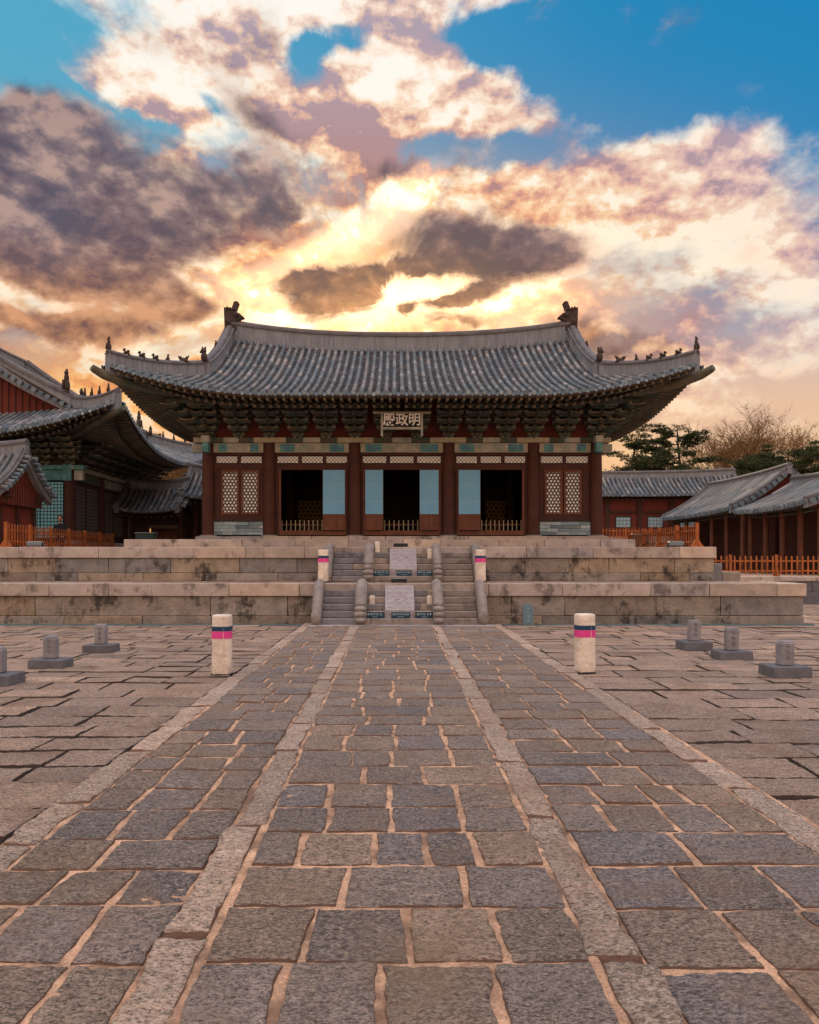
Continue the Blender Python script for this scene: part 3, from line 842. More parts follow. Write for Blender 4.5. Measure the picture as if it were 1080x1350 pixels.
# striped padded bollards
def bollard_parts():
    t = thing('padded_bollard', '', 'bollard')
    n = 28
    mb = MB()
    prof = []
    H = .88
    def ring(z, r, k): return [(0, 0, 0)]
    vs = []; F = []
    zs = [0.02, .05, .10, .16, .22, .30, .38, .46, .54, .615, .70, .76, .82, .855, .875, .88]
    for zi, z in enumerate(zs):
        for k in range(n):
            a = 2 * math.pi * k / n
            # rounded square section
            c_, s_ = math.cos(a), math.sin(a)
            q = (abs(c_) ** 5 + abs(s_) ** 5) ** (-1 / 5)
            r = .138 * (q * .75 + .25)
            cr = .012 * max(0, 1 - abs(z - .12) / .16) * math.sin(a * 5 + z * 40) + .003 * math.sin(a * 3 + z * 17)
            r = (r + cr) * (1 if z < .872 else .955 if z < .878 else .80)
            if z < .05: r *= .95
            vs.append((r * c_, r * s_, z))
    for i in range(len(zs) - 1):
        for k in range(n):
            k2 = (k + 1) % n
            F.append((i * n + k, i * n + k2, (i + 1) * n + k2, (i + 1) * n + k))
    F.append(tuple((len(zs) - 1) * n + k for k in range(n)))
    mb.add(vs, F, M_cover, True)
    # sewn seam down the front
    mb.tube([(.045, -.142, .05), (.05, -.139, .3), (.045, -.139, .6), (.047, -.138, .86)], .004, M_cover, 6)
    mb.obj('cover', t)
    def band(z0, z1, m_, nm):
        b = MB(); vv = []
        for z in (z0, z1):
            for k in range(n):
                a = 2 * math.pi * k / n; c_, s_ = math.cos(a), math.sin(a)
                q = (abs(c_) ** 5 + abs(s_) ** 5) ** (-1 / 5)
                r = .138 * (q * .75 + .25) + .0045 + .003 * math.sin(a * 3 + z * 17)
                vv.append((r * c_, r * s_, z))
        b.add(vv, [(k, (k + 1) % n, n + (k + 1) % n, n + k) for k in range(n)], m_, True)
        b.obj(nm, t)
    band(.648, .715, M_navy, 'navy_band'); band(.54, .645, M_pink, 'pink_band')
    b = MB(); b.lathe([(.16, 0), (.165, .012), (.15, .03), (.12, .035)], M_blackmat, 20, (0, 0, .0)); b.obj('base', t)
    return t
b0 = bollard_parts()
b0['group'] = 'striped padded bollards'
b0.location = ((293 - 521) * 11.95 / 1080, 11.95, .02); b0['label'] = 'cream bollard with navy and pink bands on the paving left of the path'
dup(b0, ((771 - 521) * 12.15 / 1080, 12.15, .02), R(8), 'cream bollard with navy and pink bands on the paving right of the path')
dup(b0, ((426.5 - 521) * 22.2 / 1080, 22.2, ZL), R(-4), 'cream bollard with navy and pink bands on the lower terrace, left side')
dup(b0, ((633.5 - 521) * 22.2 / 1080, 22.2, ZL), R(5), 'cream bollard with navy and pink bands on the lower terrace, right side')

# rank stones
def rank_stone(label, px, Y, w_, hs, bw, bh, tw=0.0):
    x = (px - 521) * Y / 1080
    t = thing('rank_stone', label, 'stone marker', (x, Y, .012), tw, 'rank stones standing in the courtyard')
    mb = MB(); mb.cbox(-bw / 2, bw / 2, -bw * .42, bw * .42, 0, bh, M_rankb, .012, .006); mb.obj('stone_base', t)
    mb = MB()
    h2 = w_ / 2; d2 = w_ * .42
    out = []
    for (a, b) in ((-h2, -d2), (h2, -d2), (h2, d2), (-h2, d2)): out.append((a, b))
    mb.cbox(-h2, h2, -d2, d2, bh, bh + hs - .03, M_rank, .016, .004)
    mb.cbox(-h2 + .012, h2 - .012, -d2 + .01, d2 - .01, bh + hs - .045, bh + hs, M_rank, .022, .003)
    # three worn characters cut in the face
    for k in range(3):
        zc = bh + hs * (.78 - .24 * k)
        for (dx, dz, a, b) in ((0, .02, .045, .006), (0, -.005, .055, .006), (0, 0, .006, .045), (.018, -.018, .02, .006), (-.018, .03, .018, .006)):
            mb.box(dx - a / 2, dx + a / 2, -d2 - .004, -d2 + .002, zc + dz - b / 2, zc + dz + b / 2, M_rankb)
    mb.obj('stone_shaft', t)
rank_stone('grey rank stone right of the path, first of three and closest to the terrace', 915, 15.35, .205, .39, .54, .17, R(3))
rank_stone('grey rank stone right of the path, in the middle of the right row', 964.5, 13.85, .205, .39, .55, .16, R(-2))
rank_stone('grey rank stone right of the path, largest and nearest of the right row', 1035, 11.85, .205, .36, .56, .165, R(2))
rank_stone('grey rank stone left of the path, first of three and closest to the terrace', 133.5, 14.95, .20, .36, .53, .155, R(-2))
rank_stone('grey rank stone left of the path, in the middle of the left row', 67.5, 12.8, .205, .35, .55, .15, R(2))
rank_stone('grey rank stone cut by the left edge of the photo', -3.5, 11.05, .20, .35, .55, .165, R(-3))

mb = MB()       # small rounded marker by the terrace wall
x = (696 - 521) * 20.75 / 1080
pts = [Vector((-.125, 0, 0)), Vector((.125, 0, 0)), Vector((.125, 0, .5))] + [Vector((.125 * math.cos(a), 0, .5 + .085 * math.sin(a))) for a in [math.pi * k / 8 for k in range(1, 8)]] + [Vector((-.125, 0, .5))]
mb.prism(pts, Vector((0, -.06, 0)), Vector((0, .06, 0)), M_markst)
for k in range(4):
    for (dx, dz, a, b) in ((0, .015, .05, .008), (0, -.012, .06, .008), (0, 0, .008, .05)):
        mb.box(dx - a / 2, dx + a / 2, -.066, -.058, .46 - .1 * k + dz - b / 2, .46 - .1 * k + dz + b / 2, M_winblue)
mb.obj('marker_stone', None, 'small blue-grey round-topped stone standing against the terrace wall right of the steps', 'stone marker', M_=Matrix.Translation((x, 20.75, .0)))
mb = MB(); mb.cbox(-16, -2.35, 20.98, 21.12, -.02, .05, M_drain, .01); mb.cbox(2.75, 10.75, 20.98, 21.12, -.02, .05, M_drain, .01); mb.obj('drain_kerb', kind='structure')
#@@ROOFS
# ------------------------------------------------------------------ roofs
def tile_slope(mb, S, us, wd, rngf, r, L, out=Vector((0, -1, 0)), seg=5):
    """S(u, d): point of the roof surface, u along the eave, d inwards from it. Round cover tiles over flat ones, in overlapping pieces"""
    for u in us:
        d1 = rngf(u)
        if d1 < 0.12: continue
        n = max(1, round(d1 / L)); ds = [d1 * i / n for i in range(n + 1)]
        P = [S(u, d) for d in ds]
        Pl = [S(u - wd / 2, d) for d in ds]; Pr = [S(u + wd / 2, d) for d in ds]
        for i in range(n):
            a, b = P[i], P[i + 1]
            lat = (Pr[i] - Pl[i]).normalized(); fw = (b - a).normalized(); up = lat.cross(fw).normalized()
            if up.z < 0: up = -up
            ra, rb = r * 1.04, r * 0.93
            jit = random.uniform(-.06, .06) * r
            vs = []
            for (p, rr) in ((a - fw * .015, ra), (b + fw * .01, rb)):
                for k in range(seg + 1):
                    t = math.pi * k / seg
                    vs.append(p + lat * (rr * math.cos(t) + jit) + up * (rr * math.sin(t) * .95 + rr * .55))
            m = seg + 1
            F = [(k, k + 1, m + k + 1, m + k) for k in range(seg)] + [tuple(range(m))]
            vs += [vs[0] - up * rr * .6, vs[m] - up * rr * .6, vs[m - 1] - up * rr * .6, vs[2 * m - 1] - up * rr * .6]; F += [(0, m, 2 * m + 1, 2 * m), (m - 1, 2 * m + 2, 2 * m + 3, 2 * m - 1)]
            mb.add(vs, F, M_tile, False)
            # flat tiles, concave, each course lifted at its lower lip
            q = [Pl[i] + lat * r * .5 * 0, Pr[i], Pr[i + 1], Pl[i + 1]]
            for sub in (0, .5):
                A0 = Pl[i].lerp(Pl[i + 1], sub); A1 = Pl[i].lerp(Pl[i + 1], sub + .5)
                B0 = P[i].lerp(P[i + 1], sub); B1 = P[i].lerp(P[i + 1], sub + .5)
                C0 = Pr[i].lerp(Pr[i + 1], sub); C1 = Pr[i].lerp(Pr[i + 1], sub + .5)
                lip = up * (r * .30)
                mb.add([A0 + lip * .3, B0 + lip * 1.6, B1 + lip * .9, A1 - lip * .4, A0 - up * .03, B0 - up * .0], [(0, 1, 2, 3), (0, 4, 5, 1)], M_trough)
                mb.add([B0 + lip * 1.6, C0 + lip * .3, C1 - lip * .4, B1 + lip * .9, C0 - up * .03, B0 - up * .0], [(0, 1, 2, 3), (1, 0, 5, 4)], M_trough)
        # end disc and drooping crescent
        p = P[0]; lat = (Pr[0] - Pl[0]).normalized(); fw = (P[1] - P[0]).normalized(); up = lat.cross(fw).normalized()
        if up.z < 0: up = -up
        dn = (fw * -1 + Vector((0, 0, .25))).normalized(); u2 = lat.cross(dn).normalized()
        if u2.z < 0: u2 = -u2
        c = p + u2 * .0 - fw * .03; R_ = r * 1.3
        for (off, rr) in ((0, R_), (.012, R_ * .68)):
            vs = [c + dn * (.02 + off) + lat * (rr * math.cos(t)) + u2 * (rr * math.sin(t) + r * .25) for t in [2 * math.pi * k / 12 for k in range(12)]]
            vb = [v - dn * .04 for v in vs]
            mb.add(vs + vb, [tuple(range(12))] + [(k, (k + 1) % 12, 12 + (k + 1) % 12, 12 + k) for k in range(12)], M_disc)
        for (e0, e1) in ((Pl[0], p), (p, Pr[0])):
            pass
        l0 = Pl[0] - fw * .02
        wv = wd * .5 - r * .6
        vs = []
        for k in range(7):
            t = -1 + 2 * k / 6
            vs.append(l0 + lat * (wv * t) + u2 * (.015))
        for k in range(7):
            t = -1 + 2 * k / 6
            vs.append(l0 + lat * (wv * t) - u2 * (r * 1.25 * (1 - t * t) + .01) + dn * .03)
        mb.add(vs, [(k, k + 1, 8 + k, 7 + k) for k in range(6)], M_disc)


def ridge(mb, pts, hgt, wid, cap=.09, base=.05):
    """plastered ridge following pts (points on the roof surface), with a darker tile cap"""
    n = len(pts)
    def sec(i, off, z0, z1, hw):
        p = pts[i]; d = (pts[min(i + 1, n - 1)] - pts[max(i - 1, 0)]); d.z = 0; d.normalize(); l = Vector((-d.y, d.x, 0))
        return [p + l * hw + Vector((0, 0, z0)), p + l * hw + Vector((0, 0, z1)), p - l * hw + Vector((0, 0, z1)), p - l * hw + Vector((0, 0, z0))]
    for (z0, z1, hw, m_) in ((-.25, hgt - cap, wid / 2, M_plaster), (hgt - cap, hgt - cap * .45, wid / 2 + .045, M_ridgecap)):
        vs = []; F = []
        for i in range(n): vs += sec(i, 0, z0, z1, hw)
        for i in range(n - 1):
            for k in range(4):
                k2 = (k + 1) % 4
                F.append((i * 4 + k, i * 4 + k2, (i + 1) * 4 + k2, (i + 1) * 4 + k))
        F += [(0, 1, 2, 3), ((n - 1) * 4 + 3, (n - 1) * 4 + 2, (n - 1) * 4 + 1, (n - 1) * 4)]
        mb.add(vs, F, m_)
    mb.tube([p + Vector((0, 0, hgt - cap * .5)) for p in pts], wid / 2 * .8, M_ridgecap, 8)


def figure(mb, kind, o, s=1.0, face=1):
    """little clay roof guardians, seated or crouching; face = direction along x they look"""
    o = Vector(o)
    def E(x, z, rx, rz, ry=.06, tilt=0):
        mb.ell(o + Vector((x * face * s, 0, z * s)), (rx * s, ry * s, rz * s), M_clay, M_=Matrix.Rotation(R(tilt * face), 3, 'Y'), n=8, k=6)
    def Lg(p, q, a, b):
        mb.tube([o + Vector((p[0] * face * s, p[1] * s, p[2 - 0] * s)), o + Vector((q[0] * face * s, q[1] * s, q[2] * s))], [a * s, b * s], M_clay, 6)
    if kind == 'tall':
        E(0, .17, .085, .17, .08); E(.01, .36, .06, .10, .06); E(.02, .47, .055, .055, .05); E(.0, .53, .03, .04, .03)
        Lg((.06, .05, .3), (.10, .06, .1), .03, .025); Lg((.06, -.05, .3), (.10, -.06, .1), .03, .025)
        mb.box(o.x - .1 * s, o.x + .1 * s, o.y - .08 * s, o.y + .08 * s, o.z - .03, o.z + .04 * s, M_clay)
    elif kind == 'crouch':
        E(-.05, .15, .10, .06, .055, 35); E(.05, .235, .05, .05, .045); E(.09, .22, .03, .025, .03)
        Lg((-.10, .03, .12), (-.13, .04, -.02), .035, .03); Lg((-.10, -.03, .12), (-.13, -.04, -.02), .035, .03)
        Lg((.03, .03, .18), (.08, .04, -.02), .028, .022); Lg((.03, -.03, .18), (.08, -.04, -.02), .028, .022)
    elif kind == 'sit':
        E(-.02, .09, .09, .09, .07); E(.0, .19, .05, .07, .05); E(.015, .28, .042, .045, .04)
        Lg((.03, .04, .2), (.07, .04, 0), .025, .02); Lg((.03, -.04, .2), (.07, -.04, 0), .025, .02)
    elif kind == 'horned':
        E(0, .09, .16, .10, .09); E(-.11, .19, .06, .07, .05, -30); E(.12, .19, .07, .07, .05, 30); E(.18, .24, .03, .04, .03, 40); E(-.17, .25, .03, .04, .03, -40); E(0, .16, .05, .05, .05)
        mb.box(o.x - .2 * s, o.x + .2 * s, o.y - .08 * s, o.y + .08 * s, o.z - .03, o.z + .03 * s, M_clay)
    elif kind == 'dragon':
        E(0, .14, .11, .17, .1); E(.02, .33, .10, .10, .08); E(.10, .30, .05, .04, .05); E(-.04, .43, .035, .05, .03); E(.05, .43, .03, .05, .03)


class Roof:
    """hip-and-gable (or plain gable when A == G) roof with upswept corners, ridge along local x, centred on the origin"""
    def __init__(s, A, B, G, dg, ze, H, lift=0, C=4, bow=0, RL=0, r=.066, wd=.242, L=.36, WX=None, WY=None):
        s.A, s.B, s.G, s.dg, s.ze, s.H, s.lift, s.C, s.bow, s.RL, s.r, s.wd, s.L = A, B, G, dg, ze, H, lift, C, bow, RL, r, wd, L
        s.dx = A - G; s.WX = WX; s.WY = WY
        s.k = dg / s.dx if s.dx > 0 else 1
    def g(s, t): return .7 * t + .3 * t * t
    def lf(s, c, C):
        q = max(0.0, 1 - max(c, 0) / C); return s.lift * q * q
    def front(s, x, d, sg=-1):
        t = max(0, d) / s.B; c = s.A - abs(x)
        z = s.ze + s.lf(c, s.C) * max(0, 1 - t) ** 1.5 + s.RL * (abs(x) / s.G) ** 2.4 * t ** 3 + s.H * s.g(t)
        b = s.bow * max(0, 1 - c / s.C) ** 2 * max(0, 1 - t * 2)
        return Vector((x, sg * (s.B - d + b), z))
    def side(s, y, d, sg=1):
        t = max(0, d) * s.k / s.B; c = s.B - abs(y)
        z = s.ze + s.lf(c, s.C * s.k) * max(0, 1 - t) ** 1.5 + s.H * s.g(t)
        b = s.bow * max(0, 1 - c / (s.C * s.k)) ** 2 * max(0, 1 - t * 2)
        return Vector((sg * (s.A - d + b), y, z))
    def fr(s, u):
        c = s.A - abs(u)
        return s.B - .12 if abs(u) <= s.G else c * s.k
    def sr(s, u):
        c = s.B - abs(u)
        return s.dx if c >= s.dg else c / s.k
    def tiles(s, front=True, back=True, left=True, right=True):
        mb = MB()
        n = int(2 * s.A / s.wd); us = [(-n / 2 + .5 + i) * s.wd for i in range(n)]
        if front: tile_slope(mb, lambda u, d: s.front(u, d, -1), us, s.wd, s.fr, s.r, s.L)
        if back: tile_slope(mb, lambda u, d: s.front(u, d, 1), us, s.wd, s.fr, s.r, s.L * 2, seg=3)
        if s.dx > 0:
            n = int(2 * s.B / s.wd); us = [(-n / 2 + .5 + i) * s.wd for i in range(n)]
            if left: tile_slope(mb, lambda u, d: s.side(u, d, -1), us, s.wd, s.sr, s.r, s.L)
            if right: tile_slope(mb, lambda u, d: s.side(u, d, 1), us, s.wd, s.sr, s.r, s.L)
        # sarking under the tiles closes every gap
        for sg in (-1, 1):
            N = 44; K = 8
            vs = []; F = []
            for i in range(N + 1):
                u = -s.A + 2 * s.A * i / N
                for k in range(K + 1):
                    d = s.fr(u) * k / K if s.fr(u) > .01 else .0
                    vs.append(s.front(u, d, sg) - Vector((0, 0, .05)))
            for i in range(N):
                for k in range(K): F.append((i * (K + 1) + k, (i + 1) * (K + 1) + k, (i + 1) * (K + 1) + k + 1, i * (K + 1) + k + 1))
            mb.add(vs, F, M_soffit)
            if s.dx > 0:
                vs = []; F = []
                for i in range(N + 1):
                    u = -s.B + 2 * s.B * i / N
                    for k in range(K + 1):
                        vs.append(s.side(u, s.sr(u) * k / K, sg) - Vector((0, 0, .05)))
                for i in range(N):
                    for k in range(K): F.append((i * (K + 1) + k, (i + 1) * (K + 1) + k, (i + 1) * (K + 1) + k + 1, i * (K + 1) + k + 1))
                mb.add(vs, F, M_soffit)
        return mb
    # eave timbers -----------------------------------------------------
    def eave(s, side, u):
        """eave point and the inner point its rafter runs to"""
        if side in ('f', 'b'):
            sg = -1 if side == 'f' else 1
            P = s.front(u, 0, sg); q = (max(-s.WX, min(s.WX, u)), sg * (s.WY - .25))
        else:
            sg = -1 if side == 'l' else 1
            P = s.side(u, 0, sg); q = (sg * (s.WX - .25), max(-s.WY, min(s.WY, u)))
        run = (s.B - s.WY) + .25
        Q = Vector((q[0], q[1], s.ze - .26 + .34 * (run - .7)))
        return P, Q
    def soffit(s, sides='flrb'):
        mb = MB()
        for sd_ in sides:
            half = s.A if sd_ in 'fb' else s.B
            N = 60; rows = []
            for i in range(N + 1):
                u = -half + .03 + (2 * half - .06) * i / N
                P, Q = s.eave(sd_, u)
                h = Vector((Q.x - P.x, Q.y - P.y, 0)); L = h.length; h.normalize()
                rows.append((P + h * .03 + Vector((0, 0, -.06)), P + h * .03 + Vector((0, 0, -.12)), P + h * .86 + Vector((0, 0, -.03)), P + h * .72 + Vector((0, 0, -.17)), Q + Vector((0, 0, .07))))
            for (a, b) in ((0, 1), (1, 2), (2, 3), (3, 4)):
                vs = []; F = []
                for r_ in rows: vs += [r_[a], r_[b]]
                for i in range(N): F.append((2 * i, 2 * i + 1, 2 * i + 3, 2 * i + 2))
                mb.add(vs, F, M_soffit)
        return mb
    def rafters(s, side, parent, I, sp=.242, asparts=True, rr=.055, fly=True):
        half = (s.A if side in 'fb' else s.B) - .12
        n = int(2 * half / sp)
        allm = MB()
        for i in range(n):
            u = -half + 2 * half * (i + .5) / n
            P, Q = s.eave(side, u)
            h = Vector((Q.x - P.x, Q.y - P.y, 0)).normalized(); l = Vector((-h.y, h.x, 0))
            f0 = P + h * .05 + Vector((0, 0, -.165)); f1 = P + h * 1.0 + Vector((0, 0, -.085))
            r0 = P + h * .68 + Vector((0, 0, -.27))
            mb = MB() if asparts else allm
            if fly:
                w_, hh = .036, .042
                vs = [p + l * a + Vector((0, 0, b)) for p in (f0, f1) for (a, b) in ((-w_, -hh), (w_, -hh), (w_, hh), (-w_, hh))]
                mb.add(vs, [(4, 5, 6, 7), (0, 1, 5, 4), (1, 2, 6, 5), (2, 3, 7, 6), (3, 0, 4, 7)], M_raft)
                mb.add(vs[:4], [(0, 3, 2, 1)], M_raftend)
                if asparts: mb.obj('flying_rafter', parent, M_=I); mb = MB()
            mb.tube([r0, Q], rr, M_raft, 8)
            dd = (Q - r0).normalized()
            mb.tube([r0 - dd * .006, r0 + dd * .01], rr * .98, M_raftend, 10)
            if asparts: mb.obj('round_rafter', parent, M_=I)
        if not asparts:
            o = allm.obj('rafters', parent, M_=I); o['kind'] = 'stuff'
    def ridge_pts(s, n=40):
        return [Vector((x, 0, s.front(x, s.B, -1).z)) for x in [-s.G + 2 * s.G * i / n for i in range(n + 1)]]
    def desc_pts(s, sx_, sy, n=16, d0=.2, inset=.08):
        return [s.front(sx_ * (s.G - inset), s.B - d0 - (s.B - d0 - s.dg) * i / n, sy) for i in range(n + 1)]
    def hip_pts(s, sx_, sy, n=12, end=.12):
        out = []
        for i in range(n + 1):
            c = s.dx * (1 - i / n) + end * i / n
            p = s.front(sx_ * (s.A - c), c * s.k, sy); p.x += sx_ * s.bow * max(0, 1 - c / s.C) ** 2 * max(0, 1 - c * s.k / s.B * 2)
            out.append(p)
        return out


def verge(mb, pts, outdir, r, wd):
    """short tiles lying across the gable edge, their discs facing outwards"""
    L = 0; tot = sum((b - a).length for a, b in zip(pts, pts[1:])); n = int(tot / wd)
    for i in range(n):
        t = (i + .5) * wd; a = 0
        for p, q in zip(pts, pts[1:]):
            l = (q - p).length
            if a + l >= t: c = p.lerp(q, (t - a) / l); break
            a += l
        mb.tube([c - outdir * .05 + Vector((0, 0, .02)), c + outdir * .30 + Vector((0, 0, -.02))], r, M_tile, 8)
        mb.tube([c + outdir * .295 + Vector((0, 0, -.03)), c + outdir * .33 + Vector((0, 0, -.035))], r * 1.25, M_disc, 12)
        d = (q - p).normalized()
        mb.box(-.02, .02, -.02, .02, 0, .01, M_disc, Matrix.Translation(c + outdir * .3))


def lattice(mb, x0, x1, z0, z1, y, angs, pitch, bw, m_, paper, dep=.02):
    """paper-backed lattice in the plane y, bars in several directions"""
    mb.box(x0, x1, y + dep, y + dep + .01, z0, z1, paper)
    for a in angs:
        d = Vector((math.cos(R(a)), math.sin(R(a)))); nrm = Vector((-d.y, d.x))
        cs = [Vector((x, z)).dot(nrm) for x in (x0, x1) for z in (z0, z1)]
        k = math.ceil(min(cs) / pitch) * pitch + pitch * .37
        while k < max(cs):
            lo, hi = -1e9, 1e9; o = nrm * k
            for (oc, dc, a0, a1) in ((o.x, d.x, x0, x1), (o.y, d.y, z0, z1)):
                if abs(dc) < 1e-6:
                    if oc < a0 or oc > a1: lo, hi = 1, 0
                else:
                    t0, t1 = (a0 - oc) / dc, (a1 - oc) / dc
                    lo, hi = max(lo, min(t0, t1)), min(hi, max(t0, t1))
            if hi - lo > bw:
                p, q = o + d * lo, o + d * hi
                vs = [Vector((c.x + nrm.x * s_ * bw / 2, yy, c.y + nrm.y * s_ * bw / 2)) for yy in (y + .002 * (a % 7), y + dep) for c in (p, q) for s_ in (-1, 1)]
                mb.add(vs, [(0, 2, 3, 1), (0, 4, 6, 2), (1, 3, 7, 5)], m_)
            k += pitch

#@@HALL
# ------------------------------------------------------------------ the great hall
HX, HY = .22, 30.85
hall = thing('palace_hall', 'great timber throne hall with a sweeping grey tiled roof, standing on the stone terrace', 'palace hall', (HX, HY, ZP))
HI = Matrix.Translation((0, 0, -ZP))           # parts are written with world heights, plan relative to the hall centre
rf = Roof(8.60, 6.70, 6.50, 2.6, 6.62, 2.98, lift=.80, C=4.8, bow=.22, RL=.48, WX=6.42, WY=3.85)
WX, WY = 6.42, 3.85
roof_o = rf.tiles().obj('tiled_roof', hall, M_=HI)
rf.soffit().obj('soffit', hall, M_=HI)
rf.rafters('f', hall, HI)
for s_ in 'lrb': rf.rafters(s_, hall, HI, asparts=False)
mb = MB(); ridge(mb, rf.ridge_pts(), .62, .34, cap=.15); mr = mb.obj('main_ridge', hall, M_=HI)
for sx_ in (-1, 1):
    # dragon-headed ridge-end ornament
    mb = MB(); z = rf.front(rf.G, rf.B, -1).z
    def op(pts, x0=0, yy=.2): mb.prism([Vector((sx_ * (rf.G + p[0] * .82), 0, z + .1 + p[1] * .84)) for p in pts], Vector((0, -yy, 0)), Vector((0, yy, 0)), M_clay)
    op([(-.42, .15), (.12, .15), (.16, 1.16), (-.05, 1.12), (-.18, 1.06), (-.40, 1.0)], yy=.21)
    op([(-.42, .55), (-.40, .95), (-.52, .92), (-.74, .74), (-.60, .70), (-.50, .62)], yy=.15)
    op([(-.36, .98), (-.12, 1.04), (-.24, 1.30), (-.28, 1.44), (-.42, 1.46), (-.50, 1.40), (-.44, 1.25)], yy=.13)
    mb.ell((sx_ * (rf.G - .3), -.21, z + .8), (.10, .05, .10), M_clay); mb.ell((sx_ * (rf.G - .05), -.21, z + .55), (.12, .05, .14), M_clay)
    for k in range(4): mb.ell((sx_ * (rf.G - .3 + .1 * k), -.22, z + .98 + .02 * k), (.05, .04, .06), M_clay)
    mb.obj('ridge_end_ornament', mr)
    for sy in (-1, 1):
        mb = MB(); pts = rf.desc_pts(sx_, sy)
        ridge(mb, pts, .52, .30, cap=.12); dr = mb.obj('descending_ridge', hall, M_=HI)
        mb = MB(); p = pts[-1]; figure(mb, 'dragon', (p.x + sx_ * .02, p.y + sy * .06, p.z + .46), 1.0, sx_); mb.obj('roof_figure', dr)
        mb = MB(); p = pts[len(pts) // 2 - 1]; figure(mb, 'sit', (p.x + sx_ * .12, p.y, p.z + .42), .8, sx_); mb.obj('roof_figure', dr)
        mb = MB(); pts = rf.hip_pts(sx_, sy); ridge(mb, pts, .43, .26, cap=.06); hr = mb.obj('hip_ridge', hall, M_=HI)
        for (t, kd, sc) in ((.985, 'tall', .95), (.83, 'crouch', 1.0), (.68, 'crouch', 1.05), (.54, 'crouch', 1.0), (.40, 'sit', .95), (.22, 'horned', 1.0)):
            i = t * (len(pts) - 1); a = int(i); p = pts[a].lerp(pts[min(a + 1, len(pts) - 1)], i - a)
            mb = MB(); figure(mb, kd, (p.x, p.y, p.z + .42), sc * .88, sx_ if kd != 'sit' else -sx_); mb.obj('roof_figure', hr)
        # corner beam poking out past the tiles
        P = rf.hip_pts(sx_, sy, end=0)[-1]
        c0 = Vector((sx_ * (WX - .2), sy * (WY - .2), rf.ze + .35)); dd = (P - c0); dd.z = 0; dd.normalize()
        mb = MB(); mb.tube([c0, P - dd * .9 + Vector((0, 0, -.42)), P - dd * .1 + Vector((0, 0, -.30)), P + dd * .18 + Vector((0, 0, -.20)), P + dd * .28 + Vector((0, 0, -.15))], [.16, .16, .14, .12, .10], M_raft, 8)
        mb.obj('corner_beam', hall, M_=HI)
    # gable boarding
    mb = MB(); G = rf.G - .3
    pts = [rf.front(sx_ * G, d, -1) - Vector((0, 0, .12)) for d in [rf.dg + (rf.B - rf.dg) * i / 8 for i in range(9)]]
    pts2 = [Vector((p.x, -p.y, p.z)) for p in reversed(pts[:-1])]
    mb.prism(pts + pts2, Vector((-.03, 0, 0)), Vector((.03, 0, 0)), M_redwall); mb.obj('gable_board', hall, M_=HI)

# columns, in world X at the facade plane
CX = [(p - 521) / 40 - HX for p in (275, 355.5, 468, 591.5, 703, 785.5)]
YF = -WY
def hz(py): return CAMZ + (738 - py) / 40          # heights on the facade plane
def hx(px): return (px - 521) / 40 - HX
def column(x, y):
    mb = MB(); mb.tube([(x, y, 2.46), (x, y, 4.2), (x, y, 5.53)], [.215, .21, .19], M_redwood, 20)
    mb.lathe([(.30, 0), (.31, .03), (.27, .07), (.24, .075)], M_step, 20, (x, y, 2.44))
    return mb.obj('column', hall, M_=HI)
for x in CX:
    column(x, YF); column(x, -YF)
for y in (-1.3, 1.3):
    column(CX[0], y); column(CX[-1], y)
# walls: sides and back
mb = MB()
for x in (CX[0], CX[-1]): mb.box(x - .06, x + .06, YF + .1, -YF - .1, 2.46, 5.6, M_redwood)
mb.box(CX[0], CX[-1], -YF - .06, -YF + .06, 2.46, 5.6, M_darkwood)
mb.obj('wall', hall, M_=HI)
mb = MB(); mb.box(CX[0], CX[-1], YF + .1, -YF, 5.45, 5.56, M_darkwood); mb.obj('ceiling', hall, M_=HI)
mb = MB(); mb.box(CX[0] - .2, CX[-1] + .2, YF + .35, -YF, 2.45, 2.50, M_darkwood); mb.obj('floor_boards', hall, M_=HI)
for x in (CX[1], CX[2], CX[3], CX[4]):
    mb = MB(); mb.tube([(x, 1.4, 2.5), (x, 1.4, 5.5)], .2, M_darkwood, 12); mb.obj('inner_column', hall, M_=HI)
for (a, b) in ((393, 424), (640, 668)):
    for py in (0,):
        x0, x1 = (a - 521) * 33.5 / 1080 - HX, (b - 521) * 33.5 / 1080 - HX
        mb = MB(); mb.box(x0 - .06, x1 + .06, 2.60, 2.66, 2.5, 4.9, M_darkwood); lattice(mb, x0, x1, 2.75, 4.1, 2.56, (0, 60, 120), .16, .05, M_backlit, M_darkwood); mb.obj('inner_lattice_screen', hall, M_=HI)

# painted beams
for i in range(5):
    x0, x1 = CX[i] + .19, CX[i + 1] - .19; w_ = x1 - x0
    mb = MB(); z0, z1 = hz(597), hz(584.8)
    mb.box(x0, x1, YF - .10, YF + .12, z0, z1, M_paleb)
    mb.box(x0 + .16, x0 + w_ * .27, YF - .105, YF - .09, z0 + .02, z1 - .02, M_teal); mb.box(x1 - w_ * .27, x1 - .16, YF - .105, YF - .09, z0 + .02, z1 - .02, M_teal)
    for q in (x0, x0 + .10, x1 - .13, x1 - .03): mb.box(q, q + .03, YF - .108, YF - .09, z0, z1, M_cream)
    mb.box(x0, x1, YF - .112, YF - .09, z1 - .025, z1, M_cream); mb.box(x0, x1, YF - .112, YF - .09, z0, z0 + .02, M_cream)
    mb.obj('painted_lintel', hall, M_=HI)
mb = MB(); z0, z1 = hz(584.3), hz(578)
for i in range(5):
    x0, x1 = (CX[i] if i else CX[0] - .45), (CX[i + 1] if i < 4 else CX[5] + .45)
    n = 5
    for k in range(n):
        a, b = x0 + (x1 - x0) * k / n, x0 + (x1 - x0) * (k + 1) / n
        mb.box(a, b, YF - .20, YF + .2, z0, z1, (M_cream, M_green, M_paleb, M_green, M_cream)[k])
